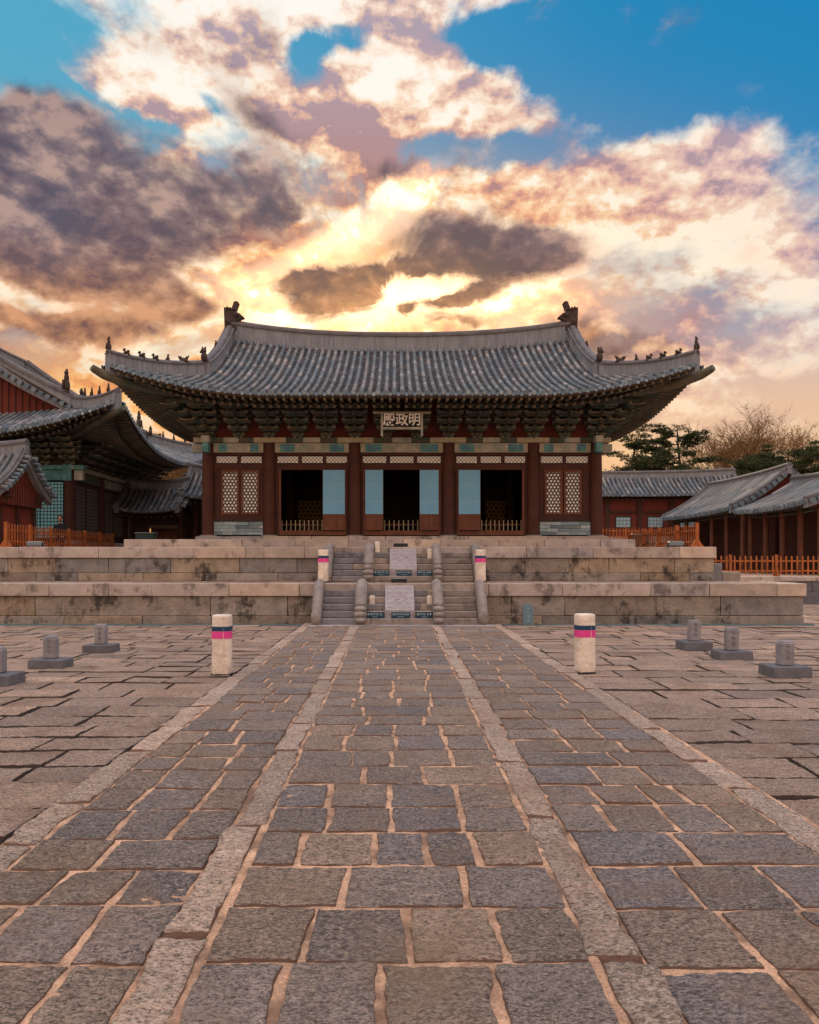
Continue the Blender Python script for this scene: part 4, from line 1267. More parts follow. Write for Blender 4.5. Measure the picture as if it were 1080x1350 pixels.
mb.box(CX[0] - .2, CX[0] + .2, YF + .2, -YF, z0, z1, M_green); mb.box(CX[5] - .2, CX[5] + .2, YF + .2, -YF, z0, z1, M_green); mb.box(CX[0], CX[5], -YF - .2, -YF + .2, z0, z1, M_green)
mb.obj('top_plate', hall, M_=HI)
for (x, sg) in ((CX[0], -1), (CX[5], 1)):         # beam noses crossing at the corner columns
    mb = MB(); mb.box(x + sg * .2, x + sg * .52, YF - .09, YF + .09, hz(597), hz(586), M_paleb); mb.box(x - .10, x + .10, YF - .50, YF - .2, hz(598), hz(585.5), M_teal)
    mb.box(x - .13, x + .13, YF - .53, YF - .19, hz(585.4), hz(577), M_paleb)
    mb.obj('beam_nose', hall, M_=HI)

# infill frames under the lintels
def trans(x0, x1, n):
    z0, z1 = hz(611.5), hz(600.5)
    mb = MB(); mb.box(x0, x1, YF - .02, YF + .06, z1, hz(597.2), M_redwood)
    mb.box(x0, x1, YF - .02, YF + .08, hz(619.5), z0, M_redwood)
    w_ = (x1 - x0) / n
    for k in range(n + 1): mb.box(x0 + w_ * k - .04, x0 + w_ * k + .04, YF - .018, YF + .06, z0, z1, M_redwood)
    o = mb.obj('transom_frame', hall, M_=HI)
    for k in range(n):
        mb = MB(); lattice(mb, x0 + w_ * k + .06, x0 + w_ * (k + 1) - .06, z0 + .03, z1 - .03, YF + .0, (45, 135), .085, .014, M_greylat, M_paper); mb.obj('transom_lattice', o)
for i, n in enumerate((2, 3, 3, 3, 2)): trans(CX[i] + .2, CX[i + 1] - .2, n)
for i in (0, 4):
    x0, x1 = CX[i] + .2, CX[i + 1] - .2
    mb = MB()
    wx0, wx1 = (hx(290.5), hx(343)) if i == 0 else (hx(717), hx(768))
    mb.box(x0, wx0, YF + .0, YF + .08, hz(687), hz(619.6), M_redwood); mb.box(wx1, x1, YF + .0, YF + .08, hz(687), hz(619.6), M_redwood)
    mb.box(wx0, wx1, YF + .0, YF + .08, hz(687), hz(679), M_redwood); mb.box(wx0, wx1, YF + .06, YF + .10, hz(679), hz(619.6), M_redwood)
    mb.box(x0, x1, YF - .06, YF + .1, hz(688), hz(684), M_darkwood)
    mb.obj('window_wall', hall, M_=HI)
    wm = (wx0 + wx1) / 2
    for (a, b) in ((wx0 + .02, wm - .02), (wm + .02, wx1 - .02)):
        fm = MB(); f = .075
        fm.box(a, b, YF - .03, YF + .03, hz(678.5), hz(678.5) + f, M_brownwood); fm.box(a, b, YF - .03, YF + .03, hz(619.8) - f, hz(619.8), M_brownwood)
        fm.box(a, a + f, YF - .03, YF + .03, hz(678.5) + f, hz(619.8) - f, M_brownwood); fm.box(b - f, b, YF - .03, YF + .03, hz(678.5) + f, hz(619.8) - f, M_brownwood)
        wf = fm.obj('window', hall, M_=HI)
        mb = MB(); lattice(mb, a + f, b - f, hz(678.5) + f, hz(619.8) - f, YF - .01, (0, 60, 120), .100, .024, M_darkwood, M_paper); mb.obj('window_lattice', wf)
    mb = MB()          # grey-blue brick dado
    z = hz(705.5)
    for rr_ in range(4):
        h = (hz(688.2) - hz(705.5)) / 4; x = x0 - random.uniform(0, .3)
        while x < x1:
            L = random.uniform(.35, .6); a, b = max(x, x0), min(x + L, x1)
            if b - a > .03: mb.cbox(a + .004, b - .004, YF - .10, YF + .08, z + .004, z + h - .004, M_wallstone, .006, .004)
            x += L
        z += h
    mb.box(x0, x1, YF - .085, YF + .08, hz(705.5), hz(688.2), M_gap)
    mb.obj('brick_dado', hall, M_=HI)
# door openings: frames, thresholds and open leaves
for (fx0, fx1) in ((370, 455), (481, 579), (604, 689)):
    i = 1 if fx0 < 400 else 2 if fx0 < 500 else 3
    x0, x1 = CX[i] + .2, CX[i + 1] - .2; a, b = hx(fx0), hx(fx1)
    mb = MB()
    mb.box(x0, a, YF + .0, YF + .09, hz(705), hz(619.6), M_redwood); mb.box(b, x1, YF + .0, YF + .09, hz(705), hz(619.6), M_redwood)
    mb.box(a - .04, b + .04, YF - .05, YF + .12, hz(705.5), hz(699.5), M_brownwood)
    mb.box(a - .05, a + .02, YF - .04, YF + .0, hz(699.5), hz(619), M_brownwood); mb.box(b - .02, b + .05, YF - .04, YF + .0, hz(699.5), hz(619), M_brownwood)
    mb.obj('door_frame', hall, M_=HI)
for (a, b) in ((426, 455.5), (481.5, 505.5), (553, 578.5), (604, 633)):
    x0, x1 = hx(a), hx(b); y0 = YF - .14
    mb = MB(); mb.box(x0, x1, y0, y0 + .045, hz(699), hz(619.8), M_brownwood)
    mb.box(x0, x1, y0 - .012, y0, hz(681), hz(678.3), M_brownwood); mb.box(x0 + .03, x1 - .03, y0 - .012, y0, hz(699), hz(696.5), M_brownwood)
    mb.box(x0, x0 + .05, y0 - .014, y0, hz(699), hz(678), M_brownwood); mb.box(x1 - .05, x1, y0 - .014, y0, hz(699), hz(678), M_brownwood)
    dl = mb.obj('door_leaf', hall, M_=HI)
    mb = MB(); mb.box(x0 + .012, x1 - .012, y0 - .008, y0 - .001, hz(678), hz(620.3), M_bluerefl)
    for q in (640, 661): mb.box(x0 + .012, x1 - .012, y0 - .0095, y0 - .008, hz(q), hz(q) + .012, M_winblue)
    mb.obj('door_paper', dl)
    mb = MB(); mb.tube([((x0 + .12 if a in (553, 604) else x1 - .12), y0 - .02, hz(660) + .035 * math.cos(t)) for t in (0, .5)], .02, M_blackmat, 6); mb.obj('door_ring', dl)

# bracket sets
def bracket_mesh():
    mb = MB()
    for k in range(5):
        z = .20 * k; hw = (.20, .32, .40, .43, .44)[k]; y = -.26 * k
        for yy in sorted({0.0, y}):
            m_ = M_green
            pts = [Vector((-hw, 0, z + .13)), Vector((-hw, 0, z + .07)), Vector((-hw * .75, 0, z + .015)), Vector((-hw * .45, 0, z)), Vector((hw * .45, 0, z)), Vector((hw * .75, 0, z + .015)), Vector((hw, 0, z + .07)), Vector((hw, 0, z + .13))]
            mb.prism(pts, Vector((0, yy - .045, 0)), Vector((0, yy + .045, 0)), m_)
            mb.box(-hw, hw, yy - .048, yy - .044, z + .112, z + .13, M_cream)
            for q in (-hw + .06, 0, hw - .06): mb.box(q - .05, q + .05, yy - .052, yy + .052, z + .131, z + .195, M_raft)
        t0 = y - .30
        pts = [Vector((0, .25, z)), Vector((0, .25, z + .14)), Vector((0, y - .02, z + .14)), Vector((0, t0 + .06, z + .085)), Vector((0, t0 - .08, z + .11)), Vector((0, t0 - .10, z + .08)), Vector((0, t0 + .02, z - .01)), Vector((0, y, z))]
        mb.prism(pts, Vector((-.04, 0, 0)), Vector((.04, 0, 0)), M_green)
        mb.box(-.042, .042, y - .26, y - .05, z + .10, z + .135, M_raftend if k % 2 else M_cream)
    mb.box(-.13, .13, -.13, .13, -.0, .06, M_paleb)
    return mb.mesh('bracket_set')
bm = bracket_mesh(); BZ = hz(578) + .002 - ZP
xs = []
for i in range(5):
    nn = 3 if i in (1, 2, 3) else 2
    xs += [CX[i] + (CX[i + 1] - CX[i]) * k / nn for k in range(nn)]
xs.append(CX[5])
for x in xs: inst('bracket_set', bm, hall, (x, YF, BZ))
ys = [YF + (2 * WY) * k / 8 for k in range(1, 9)]
for y in ys:
    inst('bracket_set', bm, hall, (CX[0], y, BZ), R(-90)); inst('bracket_set', bm, hall, (CX[5], y, BZ), R(90))
for (x, a) in ((CX[0], -45), (CX[5], 45)):
    o = inst('bracket_set', bm, hall, (x, YF, BZ), R(a)); o.scale = (1, 1.35, 1)
    inst('bracket_set', bm, hall, (x, YF, BZ + .001), R(-90 if a < 0 else 90))
mb = MB()         # boards between the brackets
mb.box(CX[0], CX[5], YF + .05, YF + .09, hz(578), 7.05, M_redpanel); mb.box(CX[0], CX[5], -YF - .05, -YF, hz(578), 7.1, M_redwood)
mb.box(CX[0] + .04, CX[0] + .08, YF + .1, -YF - .05, hz(578), 7.1, M_redwood); mb.box(CX[5] - .08, CX[5] - .04, YF + .1, -YF - .05, hz(578), 7.1, M_redwood)
mb.obj('bracket_boards', hall, M_=HI)
for (yy, zz, xx) in ((YF - 1.06, hz(578) + 1.05, 1.1), (YF - .02, hz(578) + 1.36, .3)):
    mb = MB(); mb.tube([(CX[0] - xx, yy, zz), (CX[5] + xx, yy, zz)], .10, M_green, 10); mb.obj('eave_purlin', hall, M_=HI)
for x, sg in ((CX[0], -1), (CX[5], 1)):
    mb = MB(); mb.tube([(x + sg * 1.06, YF - 1.0, hz(578) + 1.05), (x + sg * 1.06, -YF + 1.0, hz(578) + 1.05)], .10, M_green, 10); mb.obj('eave_purlin', hall, M_=HI)

# name board
YN = 25.45
nx = lambda p: (p - 521) * YN / 1080
nz = lambda p: CAMZ + (738 - p) * YN / 1080
tb = thing('name_board', 'black name board with three white characters hanging under the eaves of the great hall', 'name board', (nx(530), YN, nz(563)))
mb = MB(); w2 = nx(555) - nx(530); h = nz(545.5) - nz(563)
mb.box(-w2, w2, 0, .04, 0, h, M_blackw); mb.obj('board', tb, M_=Matrix.Rotation(R(6), 4, 'X'))
fm = MB()
fm.box(-w2 - .30, w2 + .30, -.03, .05, h, h + .055, M_cream); fm.box(-w2 - .03, w2 + .03, -.035, .05, -.075, 0, M_paleb)
for sg in (-1, 1): fm.box(*sorted((sg * w2, sg * (w2 + .065))), -.034, .05, -.28, h - .002, M_paleb)
fm.obj('board_frame', tb, M_=Matrix.Rotation(R(6), 4, 'X'))
for ch, dx in (('殿', -.40), ('政', 0), ('明', .40)):
    me = text_mesh(ch, .40, M_white, .004, bold=.006)
    o = inst('lettering', me, tb); o.matrix_local = Matrix.Rotation(R(6), 4, 'X') @ Matrix.Translation((dx * .98, -.012, h / 2)) @ Matrix.Rotation(R(90), 4, 'X')

# rail barriers standing in the doorways
def doorway_rail(label, px0, px1):
    x0, x1 = (px0 - 521) * 27.3 / 1080, (px1 - 521) * 27.3 / 1080
    t = thing('doorway_railing', label, 'railing', ((x0 + x1) / 2, 27.3, 2.55), 0, 'timber railings in the hall doorways')
    hw = (x1 - x0) / 2
    mb = MB(); mb.box(-hw, hw, -.02, .02, .30, .34, M_brownwood); mb.box(-hw, hw, -.02, .02, .05, .10, M_brownwood); mb.obj('rail', t)
    mb = MB(); n = max(4, int(2 * hw / .135))
    for k in range(n):
        x = -hw + .03 + (2 * hw - .06) * k / (n - 1)
        mb.box(x - .014, x + .014, -.03, -.021, .04, .44, M_cream); mb.ell((x, -.026, .45), (.022, .02, .025), M_cream, n=6, k=4)
    mb.obj('balusters', t)
doorway_rail('low timber railing in the doorway left of the central door', 371, 426)
doorway_rail('low timber railing in the central doorway between two open papered door leaves', 506, 552)
doorway_rail('low timber railing in the doorway right of the central door', 634, 688)
#@@SIDE
# ------------------------------------------------------------------ the neighbouring hall on the left (its ridge runs away from the viewer)
LX, LY = -18.5, 36.25
lh = thing('palace_hall', 'second tiled hall at the left edge, gable end and upswept corner towards the courtyard', 'palace hall', (LX, LY, ZU), R(90))
LI = Matrix.Translation((0, 0, -ZU))
# local x -> world +Y, local y -> world -X
r2 = Roof(7.05, 8.55, 4.55, 2.45, 6.15, 5.0, lift=1.15, C=6.5, bow=.25, RL=.08, r=.075, wd=.27, L=.42, WX=4.75, WY=6.0)
r2.tiles(front=True, back=False, left=True, right=True).obj('tiled_roof', lh, M_=LI)
r2.soffit('flr').obj('soffit', lh, M_=LI)
for s_ in 'lf': r2.rafters(s_, lh, LI, sp=.27, asparts=False, rr=.06)
mb = MB(); ridge(mb, r2.ridge_pts(), .40, .36, cap=.12); lmr = mb.obj('main_ridge', lh, M_=LI)
for sx_ in (-1, 1):
    for sy in (-1, 1):
        mb = MB(); pts = r2.desc_pts(sx_, sy); ridge(mb, pts, .52, .34, cap=.13); dr = mb.obj('descending_ridge', lh, M_=LI)
        if sy < 0:
            mb = MB(); p = pts[-2]; figure(mb, 'tall', (p.x, p.y, p.z + .45), 1.7, sx_); mb.obj('roof_figure', dr)
            mb = MB(); p = pts[-1]; figure(mb, 'dragon', (p.x, p.y - .2, p.z + .35), 1.0, sx_); mb.obj('roof_figure', dr)
        mb = MB(); pts = r2.hip_pts(sx_, sy); ridge(mb, pts, .46, .28, cap=.07); hr = mb.obj('hip_ridge', lh, M_=LI)
        if sy < 0:
            for t in (.25, .42, .60, .80):
                i = t * (len(pts) - 1); a = int(i); p = pts[a].lerp(pts[a + 1], i - a)
                mb = MB(); figure(mb, 'tall', (p.x, p.y, p.z + .44), .72, sx_); mb.obj('roof_figure', hr)
            P = r2.hip_pts(sx_, sy, end=0)[-1]; c0 = Vector((sx_ * 4.55, sy * 5.8, 6.4)); dd = (P - c0); dd.z = 0; dd.normalize()
            mb = MB(); mb.tube([c0, P - dd * .9 + Vector((0, 0, -.42)), P + Vector((0, 0, -.32)), P + dd * .2 + Vector((0, 0, -.25))], [.16, .15, .13, .10], M_raft, 8); mb.obj('corner_beam', lh, M_=LI)
    mb = MB(); G = r2.G - .55
    pts = [r2.front(sx_ * G, d, -1) - Vector((0, 0, .12)) for d in [r2.dg - .3 + (r2.B - r2.dg + .3) * i / 8 for i in range(9)]]
    pts2 = [Vector((p.x, -p.y, p.z)) for p in reversed(pts[:-1])]
    mb.prism(pts + pts2, Vector((-.03, 0, 0)), Vector((.03, 0, 0)), M_redwall)
    for k in range(46):          # cover strips of the gable boarding
        y = -6 + k * .27; zt = r2.front(0, r2.B - abs(y), -1).z - .2
        if sx_ < 0: mb.box(-G - .06, -G - .03, y - .02, y + .02, 7.2, zt, M_redwood)
    mb.obj('gable_board', lh, M_=LI)
for sy in (-1, 1):
    mb = MB(); verge(mb, [r2.front(-(r2.G + .02), d, sy) for d in [r2.dg + (r2.B - r2.dg) * i / 10 for i in range(11)]], Vector((-1, 0, 0)), .075, .30); mb.obj('verge_tiles', lh, M_=LI)
# body
def lcol(x, y):
    mb = MB(); mb.tube([(x, y, 2.4), (x, y, 5.35)], [.22, .20], M_redwood, 16); mb.obj('column', lh, M_=LI)
for x in (-4.75, -1.6, 1.6, 4.75): lcol(x, -6.0)
for y in (-2.6, 2.6, 6.0): lcol(-4.75, y)
mb = MB()
mb.box(-4.68, 4.75, -5.94, -5.88, 2.4, 6.6, M_darkwood); mb.box(4.7, 4.78, -5.9, 6, 2.4, 6.6, M_darkwood); mb.box(-4.7, -4.64, -5.9, 6, 2.4, 6.6, M_darkwood); mb.box(-4.7, 4.7, 5.9, 6, 2.4, 6.6, M_darkwood)
mb.obj('wall', lh, M_=LI)
mb = MB()
for (a, b, m_) in ((-6.55, -6.22, M_paleb), (-5.78, -5.0, M_teal), (-5.0, -3.6, M_paleb), (-3.6, -2.8, M_teal), (-2.4, 2.4, M_paleb), (2.8, 5.8, M_teal)): mb.box(-4.92, -4.7, a, b, 4.75, 5.12, m_)
mb.box(-4.95, -4.6, -6.6, 6.3, 5.15, 5.32, M_teal); mb.box(-5.03, -4.962, -6.15, -5.83, 4.72, 5.36, M_teal); mb.obj('painted_lintel', lh, M_=LI)
mb = MB()
mb.box(-5.0, 5.2, -6.2, -5.85, 5.15, 5.32, M_paleb)
for (a, b, m_) in ((-4.5, -1.85, M_green), (-1.35, 1.35, M_paleb), (1.85, 4.5, M_green)): mb.box(a, b, -6.12, -5.9, 4.75, 5.1, m_)
mb.obj('painted_lintel', lh, M_=LI)
for y in [-6.0 + k * .95 for k in range(13)]:
    inst('bracket_set', bm, lh, (-4.75, y, 5.32 - ZU), R(-90))
for x in [-4.75 + k * 1.05 for k in range(1, 10)]:
    inst('bracket_set', bm, lh, (x, -6.0, 5.32 - ZU), 0)
# turquoise lattice doors in the gable end, dark lattice down the long side
ROT = Matrix.Rotation(R(-90), 4, 'Z')        # lattice plane (its -y side) turned to face local -x
def endlat(nm, y0, y1, z0, z1, paper, pitch, bw, bars):
    mb = MB(); lattice(mb, -y1, -y0, z0, z1, 0, (0, 90), pitch, bw, bars, paper)
    # after the rotation local y runs along -x of the panel
    mb.obj(nm, lh, M_=LI @ Matrix.Translation((-4.83, 0, 0)) @ Matrix.Rotation(R(-90), 4, 'Z'))
for (y0, y1) in ((-5.75, -4.9), (-4.85, -4.0), (-3.95, -2.9), (-2.3, -.1), (.1, 2.3)): endlat('lattice_door', y0, y1, 2.55, 4.68, M_teallat, .13, .022, M_darkwood)
for (x0, x1) in ((-4.45, -3.2), (-3.1, -1.85), (-1.35, 0), (.05, 1.35), (1.85, 3.1), (3.2, 4.45)):
    mb = MB(); lattice(mb, x0, x1, 2.7, 4.6, -6.03, (0, 90), .14, .04, M_greylat, M_darkwood); mb.box(x0, x1, -6.02, -5.95, 4.6, 4.72, M_redwood); mb.obj('lattice_door', lh, M_=LI)
mb = MB(); courses(mb, -5.9, 6.0, 0, [(ZU - .02, 2.42, 0, M_cap)], None, (1, 2), .6)
pl = thing('stone_plinth', 'granite plinth at the foot of the left hall', 'plinth', (LX + 6.6, LY, ZU), R(90))
mb.obj('plinth_blocks', pl, M_=Matrix.Translation((0, 0, -ZU)))
mb = MB(); mb.box(-5.85, 6.0, .1, 13, ZU - .5, 2.40, M_step); mb.obj('plinth_core', pl, M_=Matrix.Translation((0, 0, -ZU)))


# ------------------------------------------------------------------ plain gabled roofs: gatehouses and galleries
def gabled(name, label, cat, cx_, cy_, rz, A, B, ze, H, z0, r=.07, wd=.25, L=.4, wallB=None, back=False, RLh=.32, sides='fb', raft=True, group=None, curve=.12, vl=True, vr=True, rw=.28):
    t = thing(name, label, cat, (cx_, cy_, z0), rz, group)
    I = Matrix.Translation((0, 0, -z0))
    wb = wallB or B - .8
    rf_ = Roof(A, B, A - .001, .001, ze, H, lift=curve, C=A * .8, bow=0, RL=curve, r=r, wd=wd, L=L, WX=A, WY=wb)
    rf_.dx = 0; rf_.G = A
    rf_.tiles(back=back).obj('tiled_roof', t, M_=I)
    rf_.soffit('fb').obj('soffit', t, M_=I)
    if raft:
        for s_ in sides: rf_.rafters(s_, t, I, sp=wd * 1.15, asparts=False, rr=.05, fly=False)
    mb = MB(); ridge(mb, rf_.ridge_pts(16), RLh, rw, cap=.12); mb.obj('main_ridge', t, M_=I)
    for sx_, on in ((-1, vl), (1, vr)):
        if not on: continue
        for sy in (-1, 1):
            mb = MB(); pts = rf_.desc_pts(sx_, sy, 10, d0=.1, inset=.12)
            ridge(mb, pts, .20, .20, cap=.08); mb.obj('descending_ridge', t, M_=I)
        for sy in (-1, 1):
            mb = MB(); verge(mb, [rf_.front(sx_ * (A - .12), d, sy) for d in [.05 + (B - .15) * i / 8 for i in range(9)]], Vector((sx_, 0, 0)), r, wd); mb.obj('verge_tiles', t, M_=I)
    return t, I, rf_


def gable_wall(t, I, rf_, sx_, G, zb, m_, boards=True, d0=.35):
    mb = MB()
    pts = [rf_.front(sx_ * G, d, -1) - Vector((0, 0, .10)) for d in [d0 + (rf_.B - d0) * i / 8 for i in range(9)]]
    pts2 = [Vector((p.x, -p.y, p.z)) for p in reversed(pts[:-1])]
    base = [Vector((pts[0].x, -pts[0].y, zb)), Vector((pts[0].x, pts[0].y, zb))] if pts[0].z - zb > .05 else []
    mb.prism(pts + pts2 + base, Vector((-.03, 0, 0)), Vector((.03, 0, 0)), m_)
    if boards:
        y = -rf_.B + d0
        while y < rf_.B - d0:
            zt = rf_.front(0, rf_.B - abs(y), -1).z - .16
            if zt - zb > .1: mb.box(sx_ * G + sx_ * .03 - .015, sx_ * G + sx_ * .03 + .015, y - .015, y + .015, zb, zt, M_redwood)
            y += .17
    mb.obj('gable_board', t, M_=I)

# small gatehouse at the left edge
t, I, q = gabled('gatehouse', 'small gatehouse with red boarded gable behind the orange fence at the left edge', 'gatehouse', -14.75, 26.75, 0, 2.75, 1.95, 3.72, 1.42, ZU, wd=.24, r=.065, wallB=1.2, curve=.15)
gable_wall(t, I, q, 1, 2.50, 3.46, M_redwall)
mb = MB(); mb.box(-2.4, 2.38, -1.2, 1.2, ZU, 3.7, M_redwall); mb.box(-2.45, 2.44, -1.25, 1.25, 3.40, 3.47, M_redwood); mb.obj('wall', t, M_=I)
for (x, y) in ((2.36, -1.2), (2.36, 0), (2.36, 1.2), (0, -1.2), (-2.36, -1.2)):
    mb = MB(); mb.box(x - .10, x + .10, y - .10, y + .10, ZU, 3.6, M_redwood); mb.obj('post', t, M_=I)

# two little gates in the passage between the halls
t, I, q = gabled('gatehouse', 'low tiled gate in the dark passage between the two halls', 'gatehouse', -10.9, 37.6, 0, 1.45, 1.7, 3.85, 1.15, ZU, wd=.24, r=.06, wallB=.9, curve=.2)
mb = MB(); mb.box(-1.2, -.5, -.2, .2, ZU, 3.85, M_darkwood); mb.box(-.5, 1.2, -.2, .2, 3.2, 3.85, M_darkwood); mb.box(-.4, 1.2, .3, .36, ZU, 3.2, M_brownwood); mb.obj('wall', t, M_=I)
for x in (-1.1, -.4, 1.1):
    mb = MB(); mb.tube([(x, -.25, ZU), (x, -.25, 3.85)], .11, M_redwood, 10); mb.obj('post', t, M_=I)
mb = MB(); mb.box(-.35, 1.05, -.3, -.2, 3.12, 3.28, M_raftend); mb.obj('painted_lintel', t, M_=I)
t, I, q = gabled('gatehouse', 'higher tiled gate half hidden behind the left corner column of the great hall', 'gatehouse', -8.15, 38.4, 0, 1.5, 1.75, 4.5, 1.25, ZU, wd=.24, r=.06, wallB=.9, curve=.2)
mb = MB(); mb.box(-1.3, 1.3, -.1, .3, 3.4, 4.5, M_darkwood); mb.box(-1.9, -1.0, .3, .5, ZU, 4.3, M_darkwood); mb.box(-1.3, 1.3, .5, .56, ZU, 3.4, M_darkwood); mb.obj('wall', t, M_=I)
for x in (-1.15, 1.15):
    mb = MB(); mb.tube([(x, -.3, ZU), (x, -.3, 4.5)], .12, M_redwood, 10); mb.obj('post', t, M_=I)

# long gallery behind the hall on the right
t, I, q = gabled('gallery', 'long red-walled gallery with grey tiled roof behind the great hall on the right', 'gallery', 13.9, 55, 0, 8.9, 2.2, 5.88, 1.35, 3.2, wd=.30, r=.075, L=.5, wallB=1.4, raft=True, sides='f', curve=.22, RLh=.38)
mb = MB(); mb.box(-8.5, 8.5, -1.35, 1.35, 3.2, 5.8, M_redwall); mb.obj('wall', t, M_=I)
for k in range(9):
    x = -8.4 + 2.1 * k
    mb = MB(); mb.box(x - .17, x + .17, -1.50, -1.3, 3.2, 5.75, M_redwood); mb.obj('post', t, M_=I)
    if k < 8:
        fm = MB(); a, b = x + .55, x + 1.5
        fm.box(a - .08, b + .08, -1.42, -1.345, 3.75, 3.84, M_redwood); fm.box(a - .08, b + .08, -1.42, -1.345, 4.52, 4.6, M_redwood); fm.box(a - .08, a, -1.42, -1.345, 3.84, 4.52, M_redwood); fm.box(b, b + .08, -1.42, -1.345, 3.84, 4.52, M_redwood)
        wf = fm.obj('window', t, M_=I)
        mb = MB(); lattice(mb, a, b, 3.84, 4.52, -1.39, (0, 90), .22, .025, M_greylat, M_winblue); mb.obj('window_lattice', wf)
mb = MB(); mb.box(-8.5, 8.5, -1.45, -1.34, 4.75, 4.9, M_redwood); mb.obj('wall_rail', t, M_=I)
# side galleries on the right, ridge running away
def side_gallery(label, y0, y1, ze, H, near):
    L_ = (y1 - y0) / 2
    # local x -> world +Y ; local y -> world -X : local back (+y) faces the courtyard
    t, I, q = gabled('gallery', label, 'gallery', 19.7, (y0 + y1) / 2, R(90), L_, 2.95, ze, H, 1.06, wd=.32, r=.095, L=.42, wallB=2.1, sides='b', curve=.10, back=True, RLh=.30, vl=True, vr=not near)
    gable_wall(t, I, q, -1, L_ - .35, ze - .1, M_redwall, True, .5)
    mb = MB(); mb.box(-L_ + .2, L_ - .2, .55, .62, 1.06, ze + .2, M_redwood); mb.box(-L_ + .2, L_ - .2, -2.2, -2.1, 1.06, ze, M_redwall)
    mb.box(-L_ + .25, -L_ + .32, -2.1, .6, 1.06, ze + .3, M_redwall)
    mb.obj('wall', t, M_=I)
    n = max(2, round(2 * L_ / 1.95))
    for k in range(n + 1):
        x = -L_ + .3 + (2 * L_ - .6) * k / n
        mb = MB(); mb.tube([(x, 2.2, 1.06), (x, 2.2, ze + .05)], .12, M_brownwood, 12); mb.obj('column', t, M_=I)
        mb = MB(); mb.tube([(x, .5, 1.06), (x, .5, ze + .2)], .10, M_redwood, 10); mb.obj('inner_column', t, M_=I)
    mb = MB(); mb.box(-L_ + .1, L_ - .1, 2.1, 2.28, ze - .12, ze + .1, M_green); mb.obj('painted_lintel', t, M_=I)
    return t
side_gallery('open side gallery with red columns at the right edge, lower and nearer roof', 33.4, 40.6, 3.98, 1.45, True)
side_gallery('open side gallery farther back on the right, with the taller stepped roof', 40.9, 51.5, 4.2, 1.95, False)

# platform under the side galleries
tp = thing('stone_platform', 'low granite platform carrying the side galleries at the right edge', 'platform', (18, 31, 0))
I = Matrix.Translation(-tp.location)
mb = MB(); courses(mb, 10.8, 27, 31.0, [(-.02, .5, .0, M_rankb), (.5, .88, .0, M_rankb), (.88, 1.06, .05, M_cap)], None, (1.2, 2.4), .5); mb.obj('edge_blocks', tp, M_=I)
mb = MB(); mb.box(10.85, 27, 31.3, 60, -.02, 1.05, M_court); mb.box(5.0, 23.5, 52.2, 58.0, 1.06, 3.2, M_step); mb.obj('platform_core', tp, M_=I)
mb = MB()
for (a, b, z) in ((9.22, 9.75, .5), (9.76, 10.3, .25)): mb.cbox(a, b, 24.4, 25.4, 0 if z > .3 else 0, ZL + z, M_step, .02)
sb = mb.obj('step_block', None, 'granite step blocks against the right end of the upper terrace', 'step block', kind=None)

# ------------------------------------------------------------------ picket fences
def fence(label, p0, p1, z, h, nsec, group='orange timber picket fences'):
    p0, p1 = Vector((*p0, 0)), Vector((*p1, 0)); d = p1 - p0; L = d.length
    t = thing('picket_fence', label, 'fence', (p0.x, p0.y, z), math.atan2(d.y, d.x), group)
    sl = L / nsec
    for i in range(nsec + 1):
        x = i * sl
        mb = MB(); mb.cbox(x - .045, x + .045, -.045, .045, 0, h + .04, M_orange, .006)
        mb.box(x - .05, x + .05, -.18, .18, 0, .06, M_orange)
        for sy in (-1, 1):
            mb.prism([Vector((x, sy * .16, .06)), Vector((x, sy * .045, .06)), Vector((x, sy * .045, .24))], Vector((-.02, 0, 0)), Vector((.02, 0, 0)), M_orange)
        mb.obj('fence_post', t)
    for i in range(nsec):
        a, b = i * sl + .05, (i + 1) * sl - .05
        mb = MB(); mb.box(a, b, -.018, .018, h * .22, h * .30, M_orange); mb.box(a, b, -.018, .018, h * .70, h * .78, M_orange)
        n = max(3, int((b - a) / .19))
        for k in range(n):
            x = a + (b - a) * (k + .5) / n
            mb.prism([Vector((x - .032, 0, h * .08)), Vector((x + .032, 0, h * .08)), Vector((x + .032, 0, h * .94)), Vector((x, 0, h)), Vector((x - .032, 0, h * .94))], Vector((0, -.034, 0)), Vector((0, -.0185, 0)), M_orange)
        mb.obj('picket_panel', t)
fence('orange picket fence running back along the left side of the upper terrace', (-11.4, 24.0), (-11.9, 34.5), ZU, .70, 6)
fence('orange picket fence running back along the right side of the upper terrace', (9.05, 24.55), (9.0, 31.5), ZU, .70, 4)
fence('orange picket fence in front of the side gallery at the right edge', (11.3, 32.0), (18.5, 32.0), 1.06, .80, 4)
fence('short orange picket fence far back beside the red wall of the long gallery', (12.4, 49.5), (15.5, 49.5), 2.9, .75, 2)
mb = MB(); mb.box(11.6, 17, 49.0, 52.0, 1.06, 2.9, M_step); mb.obj('stone_step', None, 'granite landing under the short far fence beside the long gallery', 'landing')

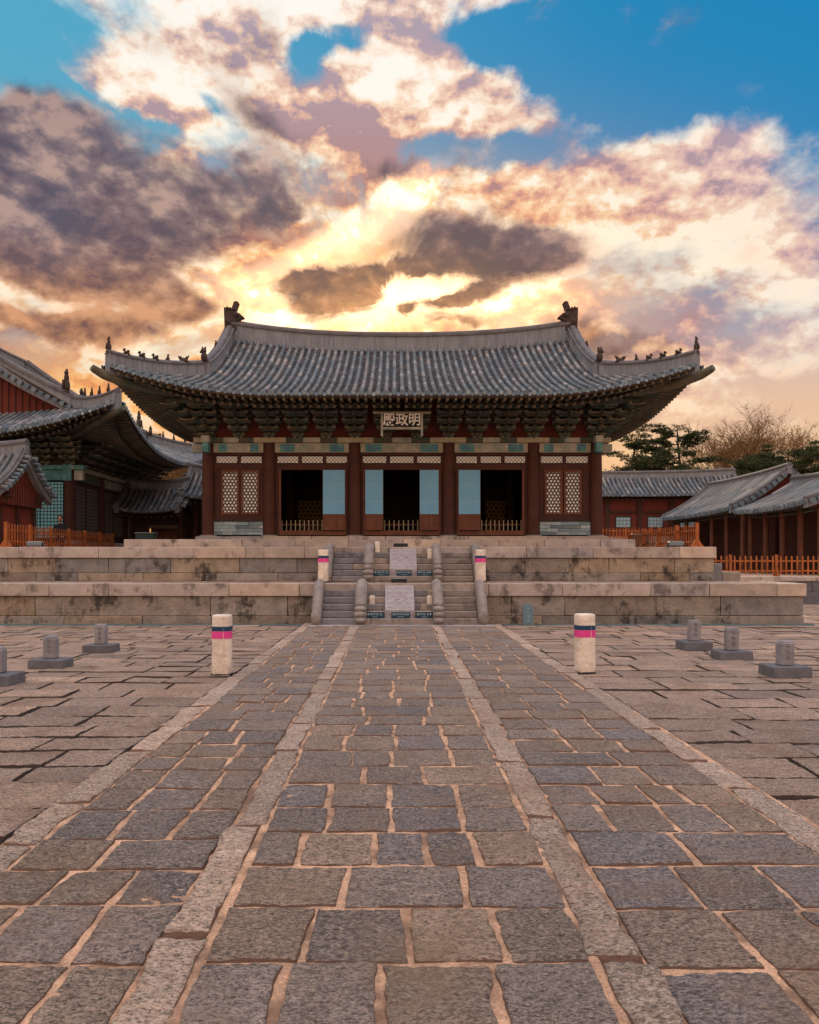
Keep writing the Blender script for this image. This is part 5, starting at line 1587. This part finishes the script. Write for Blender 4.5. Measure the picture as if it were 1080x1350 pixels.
def bin_(label, px, Y, z, w_, h):
    x = (px - 521) * Y / 1080
    t = thing('storage_bin', label, 'bin', (x, Y, z))
    mb = MB(); mb.cbox(-w_ / 2, w_ / 2, -w_ * .35, w_ * .35, 0, h, M_bin, .03); mb.obj('bin_body', t)
    mb = MB(); mb.cbox(-w_ / 2 - .02, w_ / 2 + .02, -w_ * .37, w_ * .37, h + .002, h + .06, M_grey, .02); mb.obj('bin_lid', t)
bin_('dark green bin on the terrace beside the right rear corner of the hall', 843, 33.5, ZU, .70, .62)
bin_('dark green bin on the terrace in the passage left of the great hall', 193, 31.5, ZU, .72, .62)
def floodlight(label, px, Y):
    x = (px - 521) * Y / 1080
    t = thing('floodlight', label, 'floodlight', (x, Y, ZU), 0, 'low grey floodlights on the terrace')
    mb = MB(); mb.cbox(-.22, .22, -.09, .09, .03, .17, M_grey, .03); mb.obj('lamp_housing', t)
    mb = MB(); mb.box(-.24, -.225, -.03, .03, 0, .12, M_blackmat); mb.box(.225, .24, -.03, .03, 0, .12, M_blackmat); mb.box(-.24, .24, -.05, .05, 0, .015, M_blackmat); mb.obj('bracket', t)
floodlight('low grey floodlight on the terrace edge in front of the left fence', 46, 23.9)
floodlight('low grey floodlight on the terrace edge in front of the right fence', 891, 23.9)

# ------------------------------------------------------------------ a seated figure by the left hall
def person(loc, rz):
    o_ = bpy.data.objects.new('person', bpy.data.meshes.new('person')); col.objects.link(o_)
    joints = [(0, 0, .10, .14), (0, 0, .28, .135), (0, -.01, .46, .15), (0, -.01, .56, .10), (0, -.01, .62, .055), (0, -.015, .68, .06),
              (-.17, -.01, .53, .065), (-.22, -.06, .32, .052), (-.16, -.26, .20, .042), (-.10, -.34, .19, .035),
              (.17, -.01, .53, .065), (.22, -.06, .32, .052), (.16, -.26, .20, .042), (.10, -.34, .19, .035),
              (-.10, -.10, .08, .10), (-.13, -.44, .07, .075), (-.13, -.46, -.34, .05), (-.13, -.58, -.40, .04),
              (.10, -.10, .08, .10), (.13, -.44, .07, .075), (.13, -.46, -.34, .05), (.13, -.58, -.40, .04)]
    edges = [(0, 1), (1, 2), (2, 3), (3, 4), (4, 5), (2, 6), (6, 7), (7, 8), (8, 9), (2, 10), (10, 11), (11, 12), (12, 13), (0, 14), (14, 15), (15, 16), (16, 17), (0, 18), (18, 19), (19, 20), (20, 21)]
    # fingers: five short chains at each hand
    for hnd, sx_ in ((9, 1), (13, -1)):
        hx_, hy_, hz_, _ = joints[hnd]
        for k in range(5):
            off = (-.028 + .016 * k) * sx_
            b = len(joints)
            if k < 4:
                joints += [(hx_ + off, hy_ - .05, hz_ + .0, .009), (hx_ + off, hy_ - .085, hz_ - .02 - .004 * k, .008)]
            else:
                joints += [(hx_ + .035 * sx_, hy_ - .02, hz_ + .01, .009), (hx_ + .04 * sx_, hy_ - .05, hz_ + .0, .008)]
            edges += [(hnd, b), (b, b + 1)]
    me = o_.data; me.from_pydata([j[:3] for j in joints], edges, []); me.update()
    sk = o_.modifiers.new('skin', 'SKIN'); sb_ = o_.modifiers.new('sub', 'SUBSURF'); sb_.levels = 1; sb_.render_levels = 1
    if not me.skin_vertices: me.attributes  # the layer is made by the modifier below
    import bmesh
    bmh = bmesh.new(); bmh.from_mesh(me); ly = bmh.verts.layers.skin.verify(); bmh.verts.ensure_lookup_table()
    for i, v in enumerate(bmh.verts):
        v[ly].radius = (joints[i][3],) * 2; v[ly].use_root = (i == 0)
    bmh.to_mesh(me); bmh.free()
    dg = bpy.context.evaluated_depsgraph_get(); ev = bpy.data.meshes.new_from_object(o_.evaluated_get(dg))
    bpy.data.objects.remove(o_)
    # head: same continuous mesh
    b2 = bmesh.new(); b2.from_mesh(ev)
    mb = MB(); mb.ell((0, -.035, .79), (.075, .095, .115), M_skin, n=20, k=14); mb.ell((0, -.13, .785), (.013, .02, .025), M_skin, n=8, k=6)
    for sx_ in (-1, 1):
        mb.ell((sx_ * .078, -.03, .785), (.012, .022, .032), M_skin, n=8, k=6); mb.ell((sx_ * .03, -.118, .805), (.014, .012, .009), M_hair, n=8, k=6)
    mb.ell((0, -.122, .735), (.025, .01, .008), M_pink, n=8, k=6)
    hm = mb.mesh('head'); 
    ev.materials.clear()
    for m_ in (M_coat, M_skin, M_hair): ev.materials.append(m_)
    for p in ev.polygons:
        c = p.center; p.use_smooth = True
        p.material_index = 1 if (c.z > .61 or (c.y < -.33 and c.z > .1)) else 0
    b2.free(); b2 = bmesh.new(); b2.from_mesh(ev); n0 = len(b2.faces)
    remap = {0: 1, 1: 2, 2: 1}
    b2.from_mesh(hm); b2.faces.ensure_lookup_table()
    for f in b2.faces[n0:]: f.material_index = remap.get(f.material_index, 1); f.smooth = True
    b2.to_mesh(ev); b2.free()
    body = bpy.data.objects.new('person', ev); col.objects.link(body); body.location = loc; body.rotation_euler = (0, 0, rz)
    tag(body, 'person in a dark coat seated on the plinth behind the left orange fence', 'person')
    mb = MB(); mb.ell((0, -.005, .83), (.088, .10, .10), M_hair, n=16, k=10); mb.ell((0, .05, .78), (.075, .05, .10), M_hair, n=12, k=8); mb.obj('hair', body)
    return body
person(((76 - 521) * 30.2 / 1080, 30.45, 2.44), R(12))
#@@TREES
# ------------------------------------------------------------------ trees
def limb(mb, p, d, L, r, n, wob, m_, rnd, droop=0.0):
    """a wandering tapered limb; returns its points"""
    pts = [p.copy()]; rr = [r]
    for i in range(n):
        d = (d + Vector((rnd.gauss(0, wob), rnd.gauss(0, wob), rnd.gauss(0, wob) + droop))).normalized()
        p = p + d * (L / n); pts.append(p.copy()); rr.append(r * (1 - .8 * (i + 1) / n))
    mb.tube(pts, rr, m_, 5 if r < .06 else 8, cap=False)
    return pts, rr, d


def bare_tree(label, px, Y, top_py, seed, z0=1.0, spread=.62, group='bare winter trees behind the galleries'):
    rnd = random.Random(seed)
    x = (px - 521) * Y / 1080; H = CAMZ + (738 - top_py) * Y / 1080 - z0
    t = thing('bare_tree', label, 'tree', (x, Y, z0), 0, group)
    tr = MB(); tw = MB()
    def rec(p, d, L, r, lv):
        mb = tr if lv < 2 else tw
        pts, rr, de = limb(mb, p, d, L, r, 4 if lv < 3 else 3, .07 + .025 * lv, M_bark if lv < 3 else M_twig, rnd, .02)
        if lv >= 6: return
        nb = (5, 4, 4, 4, 3, 3)[lv]
        for k in range(nb):
            u = 1.0 if k == 0 else rnd.uniform(.55 if lv == 0 else .35, 1.0)
            i = u * (len(pts) - 1); a = min(int(i), len(pts) - 2); q = pts[a].lerp(pts[a + 1], i - a)
            ax = Vector((rnd.gauss(0, 1), rnd.gauss(0, 1), 0)).normalized()
            nd = (de + ax * (spread * rnd.uniform(.6, 1.3)) + Vector((0, 0, .03))).normalized()
            rec(q, nd, L * rnd.uniform(.62, .80), max(.011, rr[a] * (.72 if lv < 2 else .6)), lv + 1)
    rec(Vector((0, 0, 0)), Vector((rnd.gauss(0, .04), 0, 1)), H * .26, H * .020, 0)
    zmax = max(v[2] for v in tw.v); s_ = H / zmax
    M = Matrix.Scale(s_, 4)
    tr.obj('trunk', t, M_=M); tw.obj('crown', t, M_=M)


def pine_tree(label, px, Y, top_py, seed, z0=1.0, lean=0.0, width=.45, base=.42, flat=.32, layers=9, dens=1.0, group='dark pines behind the palace'):
    rnd = random.Random(seed)
    x = (px - 521) * Y / 1080; H = CAMZ + (738 - top_py) * Y / 1080 - z0
    t = thing('pine_tree', label, 'tree', (x, Y, z0), 0, group)
    tr = MB(); cr = MB()
    pts = [Vector((0, 0, 0))]; d = Vector((lean * .5, 0, 1)).normalized(); rr = [H * .022]
    for i in range(8):
        d = (d + Vector((rnd.gauss(lean * .06, .09), rnd.gauss(0, .07), .15))).normalized()
        pts.append(pts[-1] + d * (H * .92 / 8)); rr.append(H * .022 * (1 - .8 * (i + 1) / 8))
    tr.tube(pts, rr, M_bark, 10)
    def clump(c, R_, n):
        for _ in range(n):
            # needle tufts: short upward fans spread through a flat pad
            a = rnd.uniform(0, 2 * math.pi); u = math.sqrt(rnd.random()); q = c + Vector((R_ * u * math.cos(a), R_ * u * math.sin(a), rnd.gauss(0, R_ * flat * .35) + R_ * flat * .3 * (1 - u)))
            for k in range(4):
                dr = Vector((rnd.gauss(0, 1), rnd.gauss(0, 1), rnd.uniform(.0, 1.3))).normalized(); l = rnd.uniform(.16, .34) * H / 14
                sd_ = dr.cross(Vector((rnd.gauss(0, 1), rnd.gauss(0, 1), rnd.gauss(0, 1)))).normalized() * (l * .16)
                e = q + dr * l
                cr.add([q - sd_, q + sd_, e], [(0, 1, 2)], M_pine)
    for k in range(layers):
        t_ = base + (1 - base) * (k + rnd.uniform(-.3, .3)) / layers; t_ = max(base, min(.98, t_))
        i = t_ * 8; a = min(int(i), 7); p = pts[a].lerp(pts[a + 1], i - a)
        for j in range(rnd.choice((2, 3, 3))):
            an = rnd.uniform(0, 2 * math.pi); L = H * width * (1.08 - .75 * (t_ - base) / (1 - base)) * rnd.uniform(.55, 1.0)
            bp, br, _ = limb(tr, p, Vector((math.cos(an), math.sin(an), .12)), L, rr[a] * .45, 5, .16, M_bark, rnd, .015)
            for m_ in (2, 3, 4, 5):
                R_ = L * rnd.uniform(.20, .32)
                clump(bp[m_] + Vector((rnd.gauss(0, .1), rnd.gauss(0, .1), R_ * .15)), R_, int(dens * 46 * (R_ * 14 / H) ** 1.2 + 12))
    clump(pts[-1], H * .09, int(60 * dens))
    tr.obj('trunk', t); cr.obj('crown', t)

pine_tree('broad pine spreading just right of the great hall corner column', 826, 66, 556, 3, lean=.10, width=.62, base=.30, layers=12, dens=1.1)
pine_tree('tall dark pine between the hall and the bare trees', 910, 68, 548, 12, width=.46, base=.25, layers=14, dens=1.2)
pine_tree('low pine behind the long gallery roof', 866, 64, 588, 24, width=.7, base=.35, layers=9, dens=1.3)
pine_tree('dense dark pine under the big bare tree', 985, 62, 592, 31, width=.62, base=.5, layers=9, dens=1.5)
pine_tree('dense dark pine above the ridge of the side gallery', 1045, 60, 584, 37, width=.6, base=.5, layers=9, dens=1.5)
bare_tree('largest bare tree, tallest crown on the right', 985, 74, 530, 5, spread=.80)
pine_tree('dark pine between the big bare tree and the right edge, below its crown', 1012, 66, 588, 53, width=.6, base=.4, layers=9, dens=1.3)
bare_tree('slender bare tree with thin twigs left of the largest bare tree', 942, 76, 552, 8)
bare_tree('bare tree reaching the right edge of the photo', 1062, 78, 547, 14)
bare_tree('small bare tree low between the pine and the hall', 868, 82, 600, 19)
pine_tree('small pine seen through the gap between the left hall and the great hall', 183, 60, 545, 41, width=.35, base=.5, layers=7)
bare_tree('low bare tree seen under the left eaves of the great hall', 232, 62, 578, 44)
bare_tree('thin bare tree in the gap between the two hall roofs', 212, 66, 570, 47)
